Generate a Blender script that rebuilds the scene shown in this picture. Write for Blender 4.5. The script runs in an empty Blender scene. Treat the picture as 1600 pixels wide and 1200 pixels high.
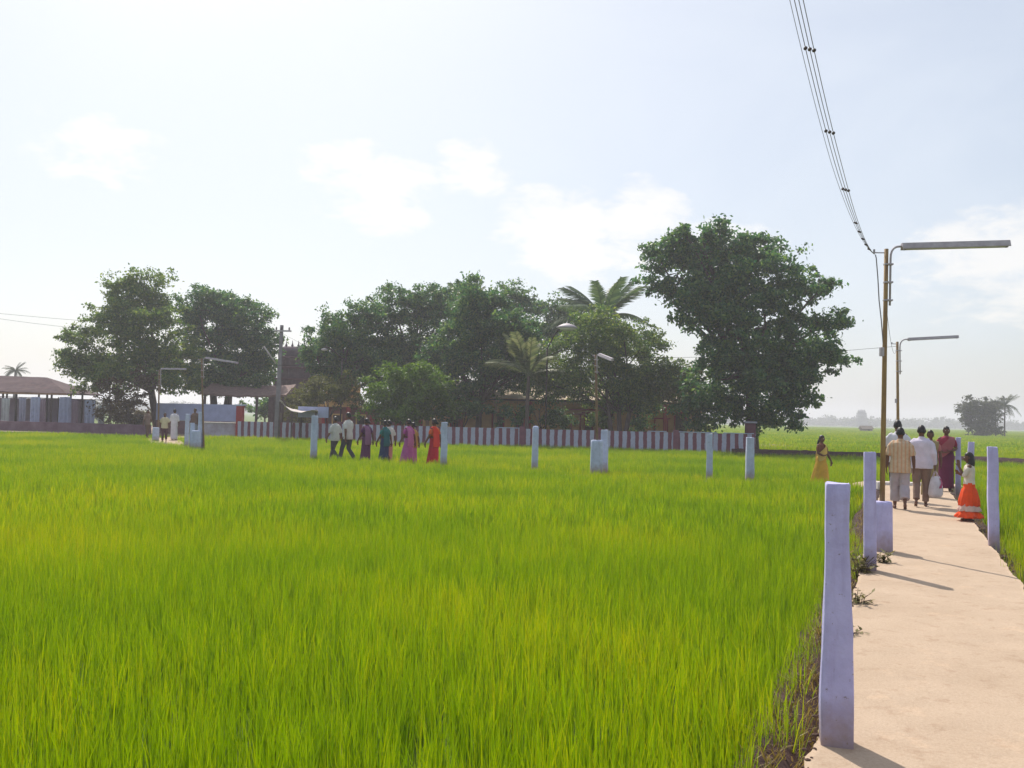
import bpy, bmesh, math, random
import numpy as np
from mathutils import Vector, Matrix, noise as mnoise

SC = bpy.context.scene
COL = SC.collection
RAD = math.radians
random.seed(11)
RNG = np.random.default_rng(7)

# ------------------------------------------------------------------ camera
FPX = 1500.0                       # focal length in pixels of the 1600 px photograph
CAMH = 1.68
PITCH, ROLL = RAD(1.94), RAD(1.29)
_F = Vector((0, math.cos(PITCH), math.sin(PITCH)))
_R0 = Vector((1, 0, 0)); _U0 = Vector((0, -math.sin(PITCH), math.cos(PITCH)))
CR = _R0*math.cos(ROLL) + _U0*math.sin(ROLL)
CU = -_R0*math.sin(ROLL) + _U0*math.cos(ROLL)
CAMP = Vector((0, 0, CAMH))
cam_d = bpy.data.cameras.new('camera'); cam = bpy.data.objects.new('camera', cam_d); COL.objects.link(cam)
cam_d.sensor_width = 36.0; cam_d.lens = 36.0*FPX/1600.0
cam_d.clip_start = 0.05; cam_d.clip_end = 6000
m3 = Matrix((CR, CU, -_F)).transposed()
cam.matrix_world = Matrix.Translation(CAMP) @ m3.to_4x4()
SC.camera = cam

# ------------------------------------------------------------------ sky, sun, exposure
SUN_AZ, SUN_EL = RAD(-18.0), RAD(48.0)       # azimuth from +Y towards +X
SUN_DIR = Vector((math.sin(SUN_AZ)*math.cos(SUN_EL), math.cos(SUN_AZ)*math.cos(SUN_EL), math.sin(SUN_EL)))
sd = bpy.data.lights.new('sun', 'SUN'); sun = bpy.data.objects.new('sun', sd); COL.objects.link(sun)
sd.energy = 4.6; sd.angle = RAD(0.6); sd.color = (1.0, 0.93, 0.82)
sun.rotation_mode = 'QUATERNION'; sun.rotation_quaternion = SUN_DIR.to_track_quat('Z', 'Y')
sun.location = SUN_DIR*60

W = bpy.data.worlds.new('World'); SC.world = W; W.use_nodes = True
def build_world():
    nt = W.node_tree; N = nt.nodes; L = nt.links; N.clear()
    out = N.new('ShaderNodeOutputWorld'); bg = N.new('ShaderNodeBackground')
    sky = N.new('ShaderNodeTexSky'); sky.sky_type = 'NISHITA'; sky.sun_disc = False
    sky.sun_elevation = SUN_EL; sky.sun_rotation = SUN_AZ
    sky.air_density = 1.0; sky.dust_density = 2.2; sky.ozone_density = 1.2; sky.altitude = 0
    tc = N.new('ShaderNodeTexCoord')
    def math_(op, a, b=None, clamp=False):
        n = N.new('ShaderNodeMath'); n.operation = op; n.use_clamp = clamp
        for i, v in enumerate((a, b)):
            if v is None: continue
            if isinstance(v, (int, float)): n.inputs[i].default_value = v
            else: L.new(v, n.inputs[i])
        return n.outputs[0]
    sep = N.new('ShaderNodeSeparateXYZ'); L.new(tc.outputs['Generated'], sep.inputs[0])
    az = math_('ARCTAN2', sep.outputs[0], sep.outputs[1]); el = math_('ARCSINE', sep.outputs[2])
    mp = N.new('ShaderNodeMapping'); mp.inputs['Scale'].default_value = (1, 1, 2.1)
    L.new(tc.outputs['Generated'], mp.inputs[0])
    def noi(scale, detail, rough, dist=0.0):
        n = N.new('ShaderNodeTexNoise'); n.inputs['Scale'].default_value = scale
        n.inputs['Detail'].default_value = detail; n.inputs['Roughness'].default_value = rough
        n.inputs['Distortion'].default_value = dist
        L.new(mp.outputs[0], n.inputs['Vector']); return n.outputs['Fac']
    nb, nf = noi(3.6, 7, .58, .2), noi(17.0, 9, .62, .15)
    puff = math_('MULTIPLY', math_('SUBTRACT', nf, .5), 2.8)
    puff2 = math_('MULTIPLY', math_('SUBTRACT', nb, .5), .9)
    edge = math_('ADD', puff, puff2)
    # cumulus banks: (azimuth, top elevation, half width, thickness)
    acc = None
    for (a, e, w, h, s_) in ((-.70, .235, .13, .045, .6), (-.42, .265, .10, .035, .6), (-.15, .262, .085, .036, .85), (-.05, .275, .05, .026, .75), (.05, .225, .075, .045, .85), (.13, .235, .06, .040, .85), (.22, .195, .08, .035, .7),
                         (.50, .190, .14, .05, .8), (1.05, .24, .25, .08, .9), (-1.15, .22, .3, .09, .9), (1.8, .25, .4, .1, .9),
                         (-2.0, .25, .5, .1, .9), (2.8, .22, .5, .1, .9)):
        dx = math_('DIVIDE', math_('SUBTRACT', az, a), w); d0 = math_('DIVIDE', math_('SUBTRACT', el, e-h*.5), h)
        dy = math_('ADD', math_('MAXIMUM', d0, 0), math_('MULTIPLY', math_('MINIMUM', d0, 0), .5))      # crisp top, base melting into the haze
        r = math_('SUBTRACT', s_, math_('ADD', math_('POWER', math_('ABSOLUTE', dx), 2.0), math_('POWER', math_('ABSOLUTE', dy), 2.0)))
        acc = r if acc is None else math_('MAXIMUM', acc, r)
    cum = math_('ADD', acc, edge)
    rmp = N.new('ShaderNodeMapRange'); rmp.interpolation_type = 'SMOOTHSTEP'
    rmp.inputs['From Min'].default_value = .05; rmp.inputs['From Max'].default_value = .85
    L.new(cum, rmp.inputs['Value'])
    cumf = math_('MULTIPLY', rmp.outputs[0], .48)
    # thin high veil over the whole sky
    vr = N.new('ShaderNodeMapRange'); vr.interpolation_type = 'SMOOTHSTEP'
    vr.inputs['From Min'].default_value = .32; vr.inputs['From Max'].default_value = .72
    vr.inputs['To Min'].default_value = .40; vr.inputs['To Max'].default_value = .66
    L.new(noi(2.0, 5, .55, .6), vr.inputs['Value'])
    mix1 = N.new('ShaderNodeMix'); mix1.data_type = 'RGBA'
    L.new(vr.outputs[0], mix1.inputs[0]); L.new(sky.outputs[0], mix1.inputs[6]); mix1.inputs[7].default_value = (7.6, 8.15, 8.8, 1)
    mix2 = N.new('ShaderNodeMix'); mix2.data_type = 'RGBA'
    L.new(cumf, mix2.inputs[0]); L.new(mix1.outputs[2], mix2.inputs[6]); mix2.inputs[7].default_value = (10.4, 9.7, 8.8, 1)
    L.new(mix2.outputs[2], bg.inputs[0]); bg.inputs[1].default_value = 0.10
    L.new(bg.outputs[0], out.inputs[0])
build_world()
SC.view_settings.view_transform = 'Standard'; SC.view_settings.look = 'None'
SC.view_settings.gamma = 1.0; SC.view_settings.exposure = 0.22; SC.view_settings.use_curve_mapping = False
SC.render.engine = 'CYCLES'
SC.cycles.max_bounces = 5; SC.cycles.diffuse_bounces = 3; SC.cycles.transmission_bounces = 3; SC.cycles.volume_bounces = 2
SC.cycles.transparent_max_bounces = 8
SC.cycles.use_denoising = True
SC.cycles.sample_clamp_indirect = 6.0

# ------------------------------------------------------------------ helpers
def ray(px, py):
    return _F + CR*((px-800)/FPX) + CU*((600-py)/FPX)
def at(px, py, Y):                       # the point seen at this photo pixel at distance Y
    d = ray(px, py); return CAMP + d*(Y/d.y)
def on(px, py, z=0.0):                   # the point seen at this pixel on the level z
    d = ray(px, py); return CAMP + d*((z-CAMH)/d.z)
def px2m(n, Y): return n*Y/FPX

def tag(o, label=None, cat=None, group=None, kind=None):
    if label: o['label'] = label
    if cat: o['category'] = cat
    if group: o['group'] = group
    if kind: o['kind'] = kind
    return o
def empty(name, loc=(0, 0, 0), rz=0.0):
    o = bpy.data.objects.new(name, None); COL.objects.link(o)
    o.location = loc; o.rotation_euler = (0, 0, rz); o.empty_display_size = .2
    return o
def link(name, me, material, parent=None, loc=None, rot=None):
    o = bpy.data.objects.new(name, me); COL.objects.link(o)
    if material and len(me.materials) == 0: me.materials.append(material)
    if parent: o.parent = parent
    if loc is not None: o.location = loc
    if rot is not None: o.rotation_euler = rot
    return o
def fin(name, bm, material, parent=None, smooth=False, loc=None, rot=None):
    bmesh.ops.recalc_face_normals(bm, faces=bm.faces)
    me = bpy.data.meshes.new(name); bm.to_mesh(me); bm.free()
    if smooth: me.polygons.foreach_set('use_smooth', [True]*len(me.polygons))
    return link(name, me, material, parent, loc, rot)
def np_mesh(name, verts, quads, smooth=False, mats=None):
    me = bpy.data.meshes.new(name); nv, nq = len(verts), len(quads); k = quads.shape[1]
    me.vertices.add(nv); me.vertices.foreach_set('co', np.ascontiguousarray(verts, dtype=np.float32).ravel())
    me.loops.add(nq*k); me.loops.foreach_set('vertex_index', np.ascontiguousarray(quads, dtype=np.int32).ravel())
    me.polygons.add(nq); me.polygons.foreach_set('loop_start', np.arange(0, nq*k, k, dtype=np.int32))
    if smooth: me.polygons.foreach_set('use_smooth', np.ones(nq, dtype=bool))
    me.update(calc_edges=True)
    return me

def box(bm, c, s, rz=0.0, bev=0.0):
    r = bmesh.ops.create_cube(bm, size=1.0)
    vs = r['verts']; ca, sa = math.cos(rz), math.sin(rz)
    for v in vs:
        x, y, z = v.co.x*s[0], v.co.y*s[1], v.co.z*s[2]
        v.co = Vector((c[0]+x*ca-y*sa, c[1]+x*sa+y*ca, c[2]+z))
    if bev > 0:
        es = list({e for v in vs for e in v.link_edges})
        bmesh.ops.bevel(bm, geom=es, offset=bev, segments=2, affect='EDGES', profile=.6)
def frame_of(t):
    t = t.normalized(); a = Vector((0, 0, 1)) if abs(t.z) < .9 else Vector((1, 0, 0))
    u = t.cross(a).normalized(); return u, u.cross(t).normalized()
def tube(bm, pts, rad, n=8, caps=True, squash=None, round_ends=False):
    pts = [Vector(p) for p in pts]
    if isinstance(rad, (int, float)): rad = [rad]*len(pts)
    rad = list(rad)
    if round_ends:
        a = (pts[0]-pts[1]).normalized(); b = (pts[-1]-pts[-2]).normalized(); r0, r1 = rad[0], rad[-1]
        pts = [pts[0]+a*r0*.92, pts[0]+a*r0*.65] + pts + [pts[-1]+b*r1*.65, pts[-1]+b*r1*.92]
        rad = [r0*.35, r0*.75] + rad + [r1*.75, r1*.35]
    rings = []; u = None
    for i, p in enumerate(pts):
        t = (pts[min(i+1, len(pts)-1)]-pts[max(i-1, 0)])
        if t.length < 1e-9: t = Vector((0, 0, 1))
        t.normalize()
        if u is None: u, w = frame_of(t)
        else:
            u = (u - t*u.dot(t)).normalized(); w = u.cross(t).normalized()
        ring = []
        for k in range(n):
            a = 2*math.pi*k/n
            ring.append(bm.verts.new(p + u*(math.cos(a)*rad[i]) + w*(math.sin(a)*rad[i]*(squash or 1.0))))
        rings.append(ring)
    for a, b in zip(rings, rings[1:]):
        for k in range(n): bm.faces.new((a[k], a[(k+1) % n], b[(k+1) % n], b[k]))
    if caps:
        bm.faces.new(rings[0][::-1]); bm.faces.new(rings[-1])
def loft(bm, rings, caps=True):
    rs = [[bm.verts.new(p) for p in r] for r in rings]; n = len(rs[0])
    for a, b in zip(rs, rs[1:]):
        for k in range(n): bm.faces.new((a[k], a[(k+1) % n], b[(k+1) % n], b[k]))
    if caps:
        bm.faces.new(rs[0][::-1]); bm.faces.new(rs[-1])
def ell(cx, cy, z, rx, ry, n=20, fold=0.0, nf=9, ph=0.0, tilt=0.0):
    out = []
    for k in range(n):
        a = 2*math.pi*k/n
        f = 1+fold*math.sin(nf*a+ph)+fold*.6*math.sin((nf*.5+2.3)*a+ph*1.7)
        out.append(Vector((cx+math.cos(a)*rx*f, cy+math.sin(a)*ry*f, z+tilt*math.sin(a)*ry)))
    return out

# ------------------------------------------------------------------ materials
def mat(name, c, c2=None, scale=6.0, rough=.85, bump=.0, bscale=None, spec=.3, coords='Object', detail=5, lo=.35, hi=.68, metal=0.0, stretch=None):
    m = bpy.data.materials.new(name); m.use_nodes = True
    nt = m.node_tree; N = nt.nodes; L = nt.links; b = N['Principled BSDF']
    b.inputs['Roughness'].default_value = rough; b.inputs['Specular IOR Level'].default_value = spec
    b.inputs['Metallic'].default_value = metal
    tc = N.new('ShaderNodeTexCoord'); src = tc.outputs[coords]
    if stretch:
        mp = N.new('ShaderNodeMapping'); mp.inputs['Scale'].default_value = stretch; L.new(src, mp.inputs[0]); src = mp.outputs[0]
    c2 = c2 or tuple(v*.72 for v in c)
    no = N.new('ShaderNodeTexNoise'); no.inputs['Scale'].default_value = scale; no.inputs['Detail'].default_value = detail
    no.inputs['Roughness'].default_value = .62; L.new(src, no.inputs['Vector'])
    rp = N.new('ShaderNodeValToRGB'); rp.color_ramp.elements[0].position = lo; rp.color_ramp.elements[1].position = hi
    rp.color_ramp.elements[0].color = (*c2, 1); rp.color_ramp.elements[1].color = (*c, 1)
    L.new(no.outputs['Fac'], rp.inputs[0]); L.new(rp.outputs[0], b.inputs['Base Color'])
    if bump > 0:
        n2 = N.new('ShaderNodeTexNoise'); n2.inputs['Scale'].default_value = bscale or scale*4; n2.inputs['Detail'].default_value = 6
        L.new(src, n2.inputs['Vector'])
        bp = N.new('ShaderNodeBump'); bp.inputs['Strength'].default_value = bump; bp.inputs['Distance'].default_value = .02
        L.new(n2.outputs['Fac'], bp.inputs['Height']); L.new(bp.outputs[0], b.inputs['Normal'])
    return m
def leaf_mat(name, ca, cb, cc, trans=.4, patch=None, rough=.55, rnd='ISLAND'):
    """foliage: colour picked per leaf, light comes through the blade"""
    m = bpy.data.materials.new(name); m.use_nodes = True
    nt = m.node_tree; N = nt.nodes; L = nt.links; b = N['Principled BSDF']; out = N['Material Output']
    b.inputs['Roughness'].default_value = rough; b.inputs['Specular IOR Level'].default_value = .25
    if rnd == 'ISLAND': r = N.new('ShaderNodeNewGeometry').outputs['Random Per Island']
    else: an = N.new('ShaderNodeAttribute'); an.attribute_name = rnd; r = an.outputs['Fac']
    rp = N.new('ShaderNodeValToRGB'); e = rp.color_ramp.elements
    e[0].color = (*ca, 1); e[1].color = (*cc, 1); k = e.new(.55); k.color = (*cb, 1)
    if patch:
        g = N.new('ShaderNodeNewGeometry'); no = N.new('ShaderNodeTexNoise'); no.inputs['Scale'].default_value = patch
        no.inputs['Detail'].default_value = 3; L.new(g.outputs['Position'], no.inputs['Vector'])
        mr = N.new('ShaderNodeMapRange'); mr.inputs['From Min'].default_value = .3; mr.inputs['From Max'].default_value = .7
        mr.inputs['To Min'].default_value = -.18; mr.inputs['To Max'].default_value = .36; L.new(no.outputs['Fac'], mr.inputs[0])
        ma = N.new('ShaderNodeMath'); ma.operation = 'MULTIPLY_ADD'; ma.inputs[1].default_value = .75; ma.use_clamp = True
        L.new(r, ma.inputs[0]); L.new(mr.outputs[0], ma.inputs[2]); r = ma.outputs[0]
    L.new(r, rp.inputs[0]); L.new(rp.outputs[0], b.inputs['Base Color'])
    tr = N.new('ShaderNodeBsdfTranslucent'); hs = N.new('ShaderNodeHueSaturation')
    hs.inputs['Value'].default_value = 1.35; hs.inputs['Saturation'].default_value = 1.1; hs.inputs['Hue'].default_value = .49
    L.new(rp.outputs[0], hs.inputs['Color']); L.new(hs.outputs[0], tr.inputs['Color'])
    mx = N.new('ShaderNodeMixShader'); mx.inputs[0].default_value = trans
    L.new(b.outputs[0], mx.inputs[1]); L.new(tr.outputs[0], mx.inputs[2]); L.new(mx.outputs[0], out.inputs['Surface'])
    return m
def stripes_mat(name, ca, cb, period, axis=0, duty=.5, wobble=.15, noise_scale=3.0, rough=.9, extra=None):
    m = mat(name, ca, rough=rough, scale=4); nt = m.node_tree; N = nt.nodes; L = nt.links; b = N['Principled BSDF']
    tc = N.new('ShaderNodeTexCoord'); sp = N.new('ShaderNodeSeparateXYZ'); L.new(tc.outputs['Object'], sp.inputs[0])
    no = N.new('ShaderNodeTexNoise'); no.inputs['Scale'].default_value = noise_scale; no.inputs['Detail'].default_value = 4
    L.new(tc.outputs['Object'], no.inputs['Vector'])
    def M(op, a, c):
        n = N.new('ShaderNodeMath'); n.operation = op
        for i, v in enumerate((a, c)):
            if isinstance(v, (int, float)): n.inputs[i].default_value = v
            else: L.new(v, n.inputs[i])
        return n.outputs[0]
    x = M('DIVIDE', sp.outputs[axis], period); x = M('ADD', x, M('MULTIPLY', M('SUBTRACT', no.outputs['Fac'], .5), wobble))
    fr = M('FRACT', x, 0); s = M('GREATER_THAN', fr, duty)
    n2 = N.new('ShaderNodeTexNoise'); n2.inputs['Scale'].default_value = noise_scale*3; n2.inputs['Detail'].default_value = 6
    L.new(tc.outputs['Object'], n2.inputs['Vector'])
    mx = N.new('ShaderNodeMix'); mx.data_type = 'RGBA'; L.new(s, mx.inputs[0]); mx.inputs[6].default_value = (*ca, 1); mx.inputs[7].default_value = (*cb, 1)
    m2 = N.new('ShaderNodeMix'); m2.data_type = 'RGBA'; m2.blend_type = 'MULTIPLY'
    L.new(M('MULTIPLY', n2.outputs['Fac'], .8), m2.inputs[0]); L.new(mx.outputs[2], m2.inputs[6]); m2.inputs[7].default_value = (.55, .52, .5, 1)
    L.new(m2.outputs[2], b.inputs['Base Color'])
    return m

def wash_mat(name, c, c2, streak=.6):
    m = mat(name, c, c2, scale=7, rough=.92, bump=.28, bscale=45, detail=8); N = m.node_tree.nodes; L = m.node_tree.links; b = N['Principled BSDF']
    src = b.inputs['Base Color'].links[0].from_socket; tc = N.new('ShaderNodeTexCoord'); oi = N.new('ShaderNodeObjectInfo')
    ad = N.new('ShaderNodeVectorMath'); ad.operation = 'ADD'; cb = N.new('ShaderNodeCombineXYZ'); sc = N.new('ShaderNodeMath'); sc.operation = 'MULTIPLY'; sc.inputs[1].default_value = 50
    L.new(oi.outputs['Random'], sc.inputs[0]); L.new(sc.outputs[0], cb.inputs[0]); L.new(tc.outputs['Object'], ad.inputs[0]); L.new(cb.outputs[0], ad.inputs[1])
    def noi(scale, st, d=6):
        mp = N.new('ShaderNodeMapping'); mp.inputs['Scale'].default_value = st; L.new(ad.outputs[0], mp.inputs[0])
        n = N.new('ShaderNodeTexNoise'); n.inputs['Scale'].default_value = scale; n.inputs['Detail'].default_value = d; n.inputs['Roughness'].default_value = .65; L.new(mp.outputs[0], n.inputs['Vector']); return n.outputs['Fac']
    def rng_(v, lo, hi, a, z):
        r = N.new('ShaderNodeMapRange'); r.inputs['From Min'].default_value = lo; r.inputs['From Max'].default_value = hi; r.inputs['To Min'].default_value = a; r.inputs['To Max'].default_value = z; L.new(v, r.inputs[0]); return r.outputs[0]
    def mix(c_, f, col, mode='MIX'):
        x = N.new('ShaderNodeMix'); x.data_type = 'RGBA'; x.blend_type = mode; L.new(f, x.inputs[0]); L.new(c_, x.inputs[6]); x.inputs[7].default_value = (*col, 1); return x.outputs[2]
    c_ = mix(src, rng_(noi(14, (1, 1, .12)), .50, .72, 0, streak), (.72, .66, .70), 'MULTIPLY')       # rain streaks
    c_ = mix(c_, rng_(noi(30, (1, 1, 1), 4), .66, .70, 0, .85), (.20, .17, .19))                      # chips down to cement
    sp = N.new('ShaderNodeSeparateXYZ'); L.new(tc.outputs['Object'], sp.inputs[0])
    w = N.new('ShaderNodeMath'); w.operation = 'MULTIPLY_ADD'; w.inputs[1].default_value = -.35; L.new(noi(9, (1, 1, 1)), w.inputs[0]); L.new(sp.outputs[2], w.inputs[2])
    c_ = mix(c_, rng_(w.outputs[0], -.16, .14, .8, 0), (.26, .18, .14))                               # mud splashed on the foot
    L.new(c_, b.inputs['Base Color']); return m
M_WASH = wash_mat('blue_tinted_limewash', (.50, .48, .77), (.40, .38, .64))
M_WASH2 = wash_mat('pale_limewash', (.46, .53, .70), (.36, .41, .56))
def path_mat():
    m = mat('sandy_concrete', (.53, .415, .315), (.45, .345, .255), scale=1.3, rough=.95, detail=10, spec=.12, lo=.3, hi=.7); N = m.node_tree.nodes; L = m.node_tree.links; b = N['Principled BSDF']
    src = b.inputs['Base Color'].links[0].from_socket; tc = N.new('ShaderNodeTexCoord')
    def noi(sc, d, stretch=None):
        n = N.new('ShaderNodeTexNoise'); n.inputs['Scale'].default_value = sc; n.inputs['Detail'].default_value = d; n.inputs['Roughness'].default_value = .65; L.new(tc.outputs['Object'], n.inputs['Vector']); return n.outputs['Fac']
    def ramp(v, lo, hi, a, z):
        r = N.new('ShaderNodeMapRange'); r.inputs['From Min'].default_value = lo; r.inputs['From Max'].default_value = hi; r.inputs['To Min'].default_value = a; r.inputs['To Max'].default_value = z; L.new(v, r.inputs[0]); return r.outputs[0]
    def mul(c, f, col):
        x = N.new('ShaderNodeMix'); x.data_type = 'RGBA'; x.blend_type = 'MULTIPLY'; L.new(f, x.inputs[0]); L.new(c, x.inputs[6]); x.inputs[7].default_value = (*col, 1); return x.outputs[2]
    c = mul(src, ramp(noi(60, 4), .35, .7, .55, 0), (.72, .66, .62))          # grit
    c = mul(c, ramp(noi(5.5, 8), .55, .68, 0, .5), (.70, .60, .54))          # damp and dung stains
    c = mul(c, ramp(noi(2.4, 9), .58, .70, 0, .6), (1.25, 1.2, 1.15))         # worn pale spots
    L.new(c, b.inputs['Base Color'])
    bp = N.new('ShaderNodeBump'); bp.inputs['Strength'].default_value = .5; bp.inputs['Distance'].default_value = .012
    ad = N.new('ShaderNodeMath'); ad.operation = 'ADD'; L.new(noi(22, 8), ad.inputs[0]); L.new(noi(120, 3), ad.inputs[1]); L.new(ad.outputs[0], bp.inputs['Height']); L.new(bp.outputs[0], b.inputs['Normal'])
    return m
M_PATH = path_mat()
M_SOIL = mat('damp_soil', (.060, .028, .026), (.028, .012, .014), scale=7, rough=.95, bump=.8, bscale=18)
M_FIELD = mat('paddy_floor', (.10, .16, .012), (.06, .10, .01), scale=.4, rough=.95, coords='Object')
M_RUST = mat('rusty_yellow_paint', (.32, .21, .075), (.20, .12, .06), scale=14, rough=.7, bump=.2, stretch=(1, 1, .25))
M_STEEL = mat('weathered_grey_enamel', (.46, .42, .46), (.34, .30, .34), scale=10, rough=.6)
M_TUBE = mat('frosted_tube_glass', (.78, .76, .76), (.7, .68, .68), rough=.3)
M_WIRE = mat('aluminium_wire', (.22, .21, .24), rough=.6)
M_WIRE2 = mat('dark_wire', (.06, .055, .06), rough=.9, spec=.05)
M_PORC = mat('brown_spacer', (.12, .09, .10), rough=.4)
M_BARK = mat('grey_brown_bark', (.13, .095, .085), (.06, .042, .042), scale=9, rough=.95, bump=.7, bscale=20, stretch=(1, 1, .3))

# ------------------------------------------------------------------ setting: ground, paths, bund
GZ = -0.36
def ground():
    ys = np.concatenate([np.linspace(-30, 70, 50), np.geomspace(80, 3500, 25)])
    xs = np.concatenate([-np.geomspace(3500, 60, 20), np.linspace(-50, 50, 41), np.geomspace(60, 3500, 20)])
    X, Y = np.meshgrid(xs, ys); Z = np.full_like(X, GZ)
    v = np.stack([X, Y, Z], -1).reshape(-1, 3); nx = len(xs)
    i = (np.arange(len(ys)-1)[:, None]*nx+np.arange(nx-1)[None]).ravel()
    q = np.stack([i, i+1, i+nx+1, i+nx], -1)
    o = link('ground', np_mesh('ground', v, q, True), M_FIELD); tag(o, 'wet floor of the paddy field under the rice', 'ground', kind='structure')
ground()

PA_L = [(-2.46, -5.0), (1.635, 5.09), (4.11, 11.2), (7.2, 18.9), (10.55, 27.2)]
DIRP = Vector((.403, 1, 0)).normalized(); NRM = Vector((DIRP.y, -DIRP.x, 0))
P0 = Vector((1.635-.01, 5.09, 0))
PW = 1.64
def path_main():
    L0, L1 = -10.0, 24.5
    ts = np.concatenate([np.linspace(L0, -1.5, 20), np.arange(-1.45, 9, .045), np.arange(9, L1, .12)])
    ws = np.linspace(0, 1, 40)
    vs = []; dents = [(.84, .10, .35), (1.62, .52, .3), (3.1, 1.05, .34), (4.1, .2, .26), (2.3, .75, .2), (5.6, .9, .3), (.2, .9, .25)]
    def edge(t, side): return .035*mnoise.noise(Vector((t*1.3, side*7.1, 0)))+.02*mnoise.noise(Vector((t*6, side*3.1, 5)))
    for t in ts:
        e0, e1 = edge(t, 0), edge(t, 1)
        for w in ws:
            s = e0+(PW+e1-e0)*w
            z = .012*mnoise.noise(Vector((t*.7, s*.8, 2)))+.006*mnoise.noise(Vector((t*3, s*3, 9)))+.0025*mnoise.noise(Vector((t*14, s*14, 4)))
            for (dt, ds, r) in dents:
                q = math.hypot((t-dt)/.45, s-ds)/(r*.28)
                if q < 1: z -= .022*(1-q*q)*(.6+.8*mnoise.noise(Vector((t*25, s*25, 1))))
            p = P0+DIRP*t+NRM*s; vs.append((p.x, p.y, z))
    nt, nw = len(ts), len(ws); vs = np.array(vs)
    i = (np.arange(nt-1)[:, None]*nw+np.arange(nw-1)[None]).ravel(); q = [np.stack([i, i+1, i+nw+1, i+nw], -1)]
    # sides down into the field
    base = len(vs); lo = vs.reshape(nt, nw, 3); a = lo[:, 0].copy(); b = lo[:, -1].copy(); a[:, 2] = GZ-.1; b[:, 2] = GZ-.1
    vs = np.concatenate([vs, a, b]); k = np.arange(nt-1)
    q.append(np.stack([k*nw, (k+1)*nw, base+k+1, base+k], -1)); q.append(np.stack([(k+1)*nw-1, (k+2)*nw-1, base+nt+k+1, base+nt+k], -1))
    e = np.arange(nw-1)+(nt-1)*nw
    o = link('path', np_mesh('path', vs, np.concatenate(q), True), M_PATH)
    tag(o, 'sandy concrete walkway running away between the posts', 'path', kind='structure')
path_main()

PATH2 = [(13.0, 27.9), (11.3, 28.2), (8.9, 28.6), (6, 29.1), (3, 31.1), (-2, 33.9), (-7.2, 36.8), (-13.2, 42.4), (-17, 47.7), (-19.6, 54), (-20.3, 60), (-20.5, 66)]
def ribbon(name, pts, w, ztop, zbot, m, label, cat):
    pts = [Vector((x, y, 0)) for x, y in pts]; bm = bmesh.new(); fine = []
    for a, b in zip(pts, pts[1:]):
        n = max(2, int((b-a).length/.5))
        for k in range(n): fine.append(a.lerp(b, k/n))
    fine.append(pts[-1]); rings = []
    for i, p in enumerate(fine):
        t = (fine[min(i+1, len(fine)-1)]-fine[max(i-1, 0)]).normalized(); n = Vector((t.y, -t.x, 0))
        j = .04*mnoise.noise(Vector((i*.6, 0, 3)))
        zt = ztop(p.x)
        rings.append([p+n*(w/2+j)+Vector((0, 0, zbot)), p+n*(w/2+j)+Vector((0, 0, zt)), p-n*(w/2-j)+Vector((0, 0, zt)), p-n*(w/2-j)+Vector((0, 0, zbot))])
    loft(bm, rings)
    o = fin(name, bm, m); tag(o, label, cat, kind='structure'); return o
def pz(x): return float(np.interp(x, [-17.4, -15.6, 9.7, 10.6], [-.008, -.22, -.22, -.008]))
ribbon('path', PATH2, 1.6, pz, GZ-.1, M_PATH, 'sandy walkway crossing the paddy towards the temple', 'path')

M_KERB = mat('white_kerb_paint', (.72, .68, .66), (.55, .5, .48), scale=10)
def kerb():
    bm = bmesh.new()
    a = on(1366, 753.5, .06); b = on(1445, 756.5, .06); a.y = b.y = (a.y+b.y)/2
    box(bm, ((a.x+b.x)/2, a.y, -.02), (b.x-a.x, .22, .22), bev=.02)
    tag(fin('kerb', bm, M_KERB), 'white kerb across the walkway where it turns beyond the men', 'kerb')
kerb()

def bund(name, pts, w, h, label):
    bm = bmesh.new(); fine = []; pts = [Vector((x, y, 0)) for x, y in pts]
    for a, b in zip(pts, pts[1:]):
        n = max(2, int((b-a).length/.25))
        for k in range(n): fine.append(a.lerp(b, k/n))
    rings = []
    for i, p in enumerate(fine):
        t = (fine[min(i+1, len(fine)-1)]-fine[max(i-1, 0)]).normalized(); n = Vector((t.y, -t.x, 0)); r = []
        for k, (s, z) in enumerate(((-.5, -.06), (-.34, .6), (-.12, .95), (.12, 1.0), (.34, .6), (.5, -.06))):
            q = p+n*(s*w); j = mnoise.noise(q*2.5)*.05+mnoise.noise(q*9)*.03
            r.append(q+Vector((0, 0, GZ+h*z+(j if k not in (0, 5) else -.05))))
        rings.append(r)
    loft(bm, rings)
    tag(fin(name, bm, M_SOIL, smooth=True), label, 'bund', kind='structure')
def off(t, s): p = P0+DIRP*t+NRM*s; return (p.x, p.y)
bund('bund', [off(-9, -.22), off(24, -.22)], .6, .26, 'dark damp soil bank along the left edge of the walkway')
bund('bund', [off(-3, PW+.2), off(24, PW+.2)], .5, .22, 'dark damp soil bank along the right edge of the walkway')
c0 = on(1160, 712, GZ+.25)
BUND_Y = 50.0
bund('bund', [(at(1150, 700, BUND_Y).x, BUND_Y+1.0), (at(1290, 700, BUND_Y).x, BUND_Y), (at(1420, 700, BUND_Y-1).x, BUND_Y-2.2), (at(1640, 700, BUND_Y-4).x, BUND_Y-6)], 1.7, .62, 'dark bare earth bund beyond the rice beside the big tree')

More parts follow.
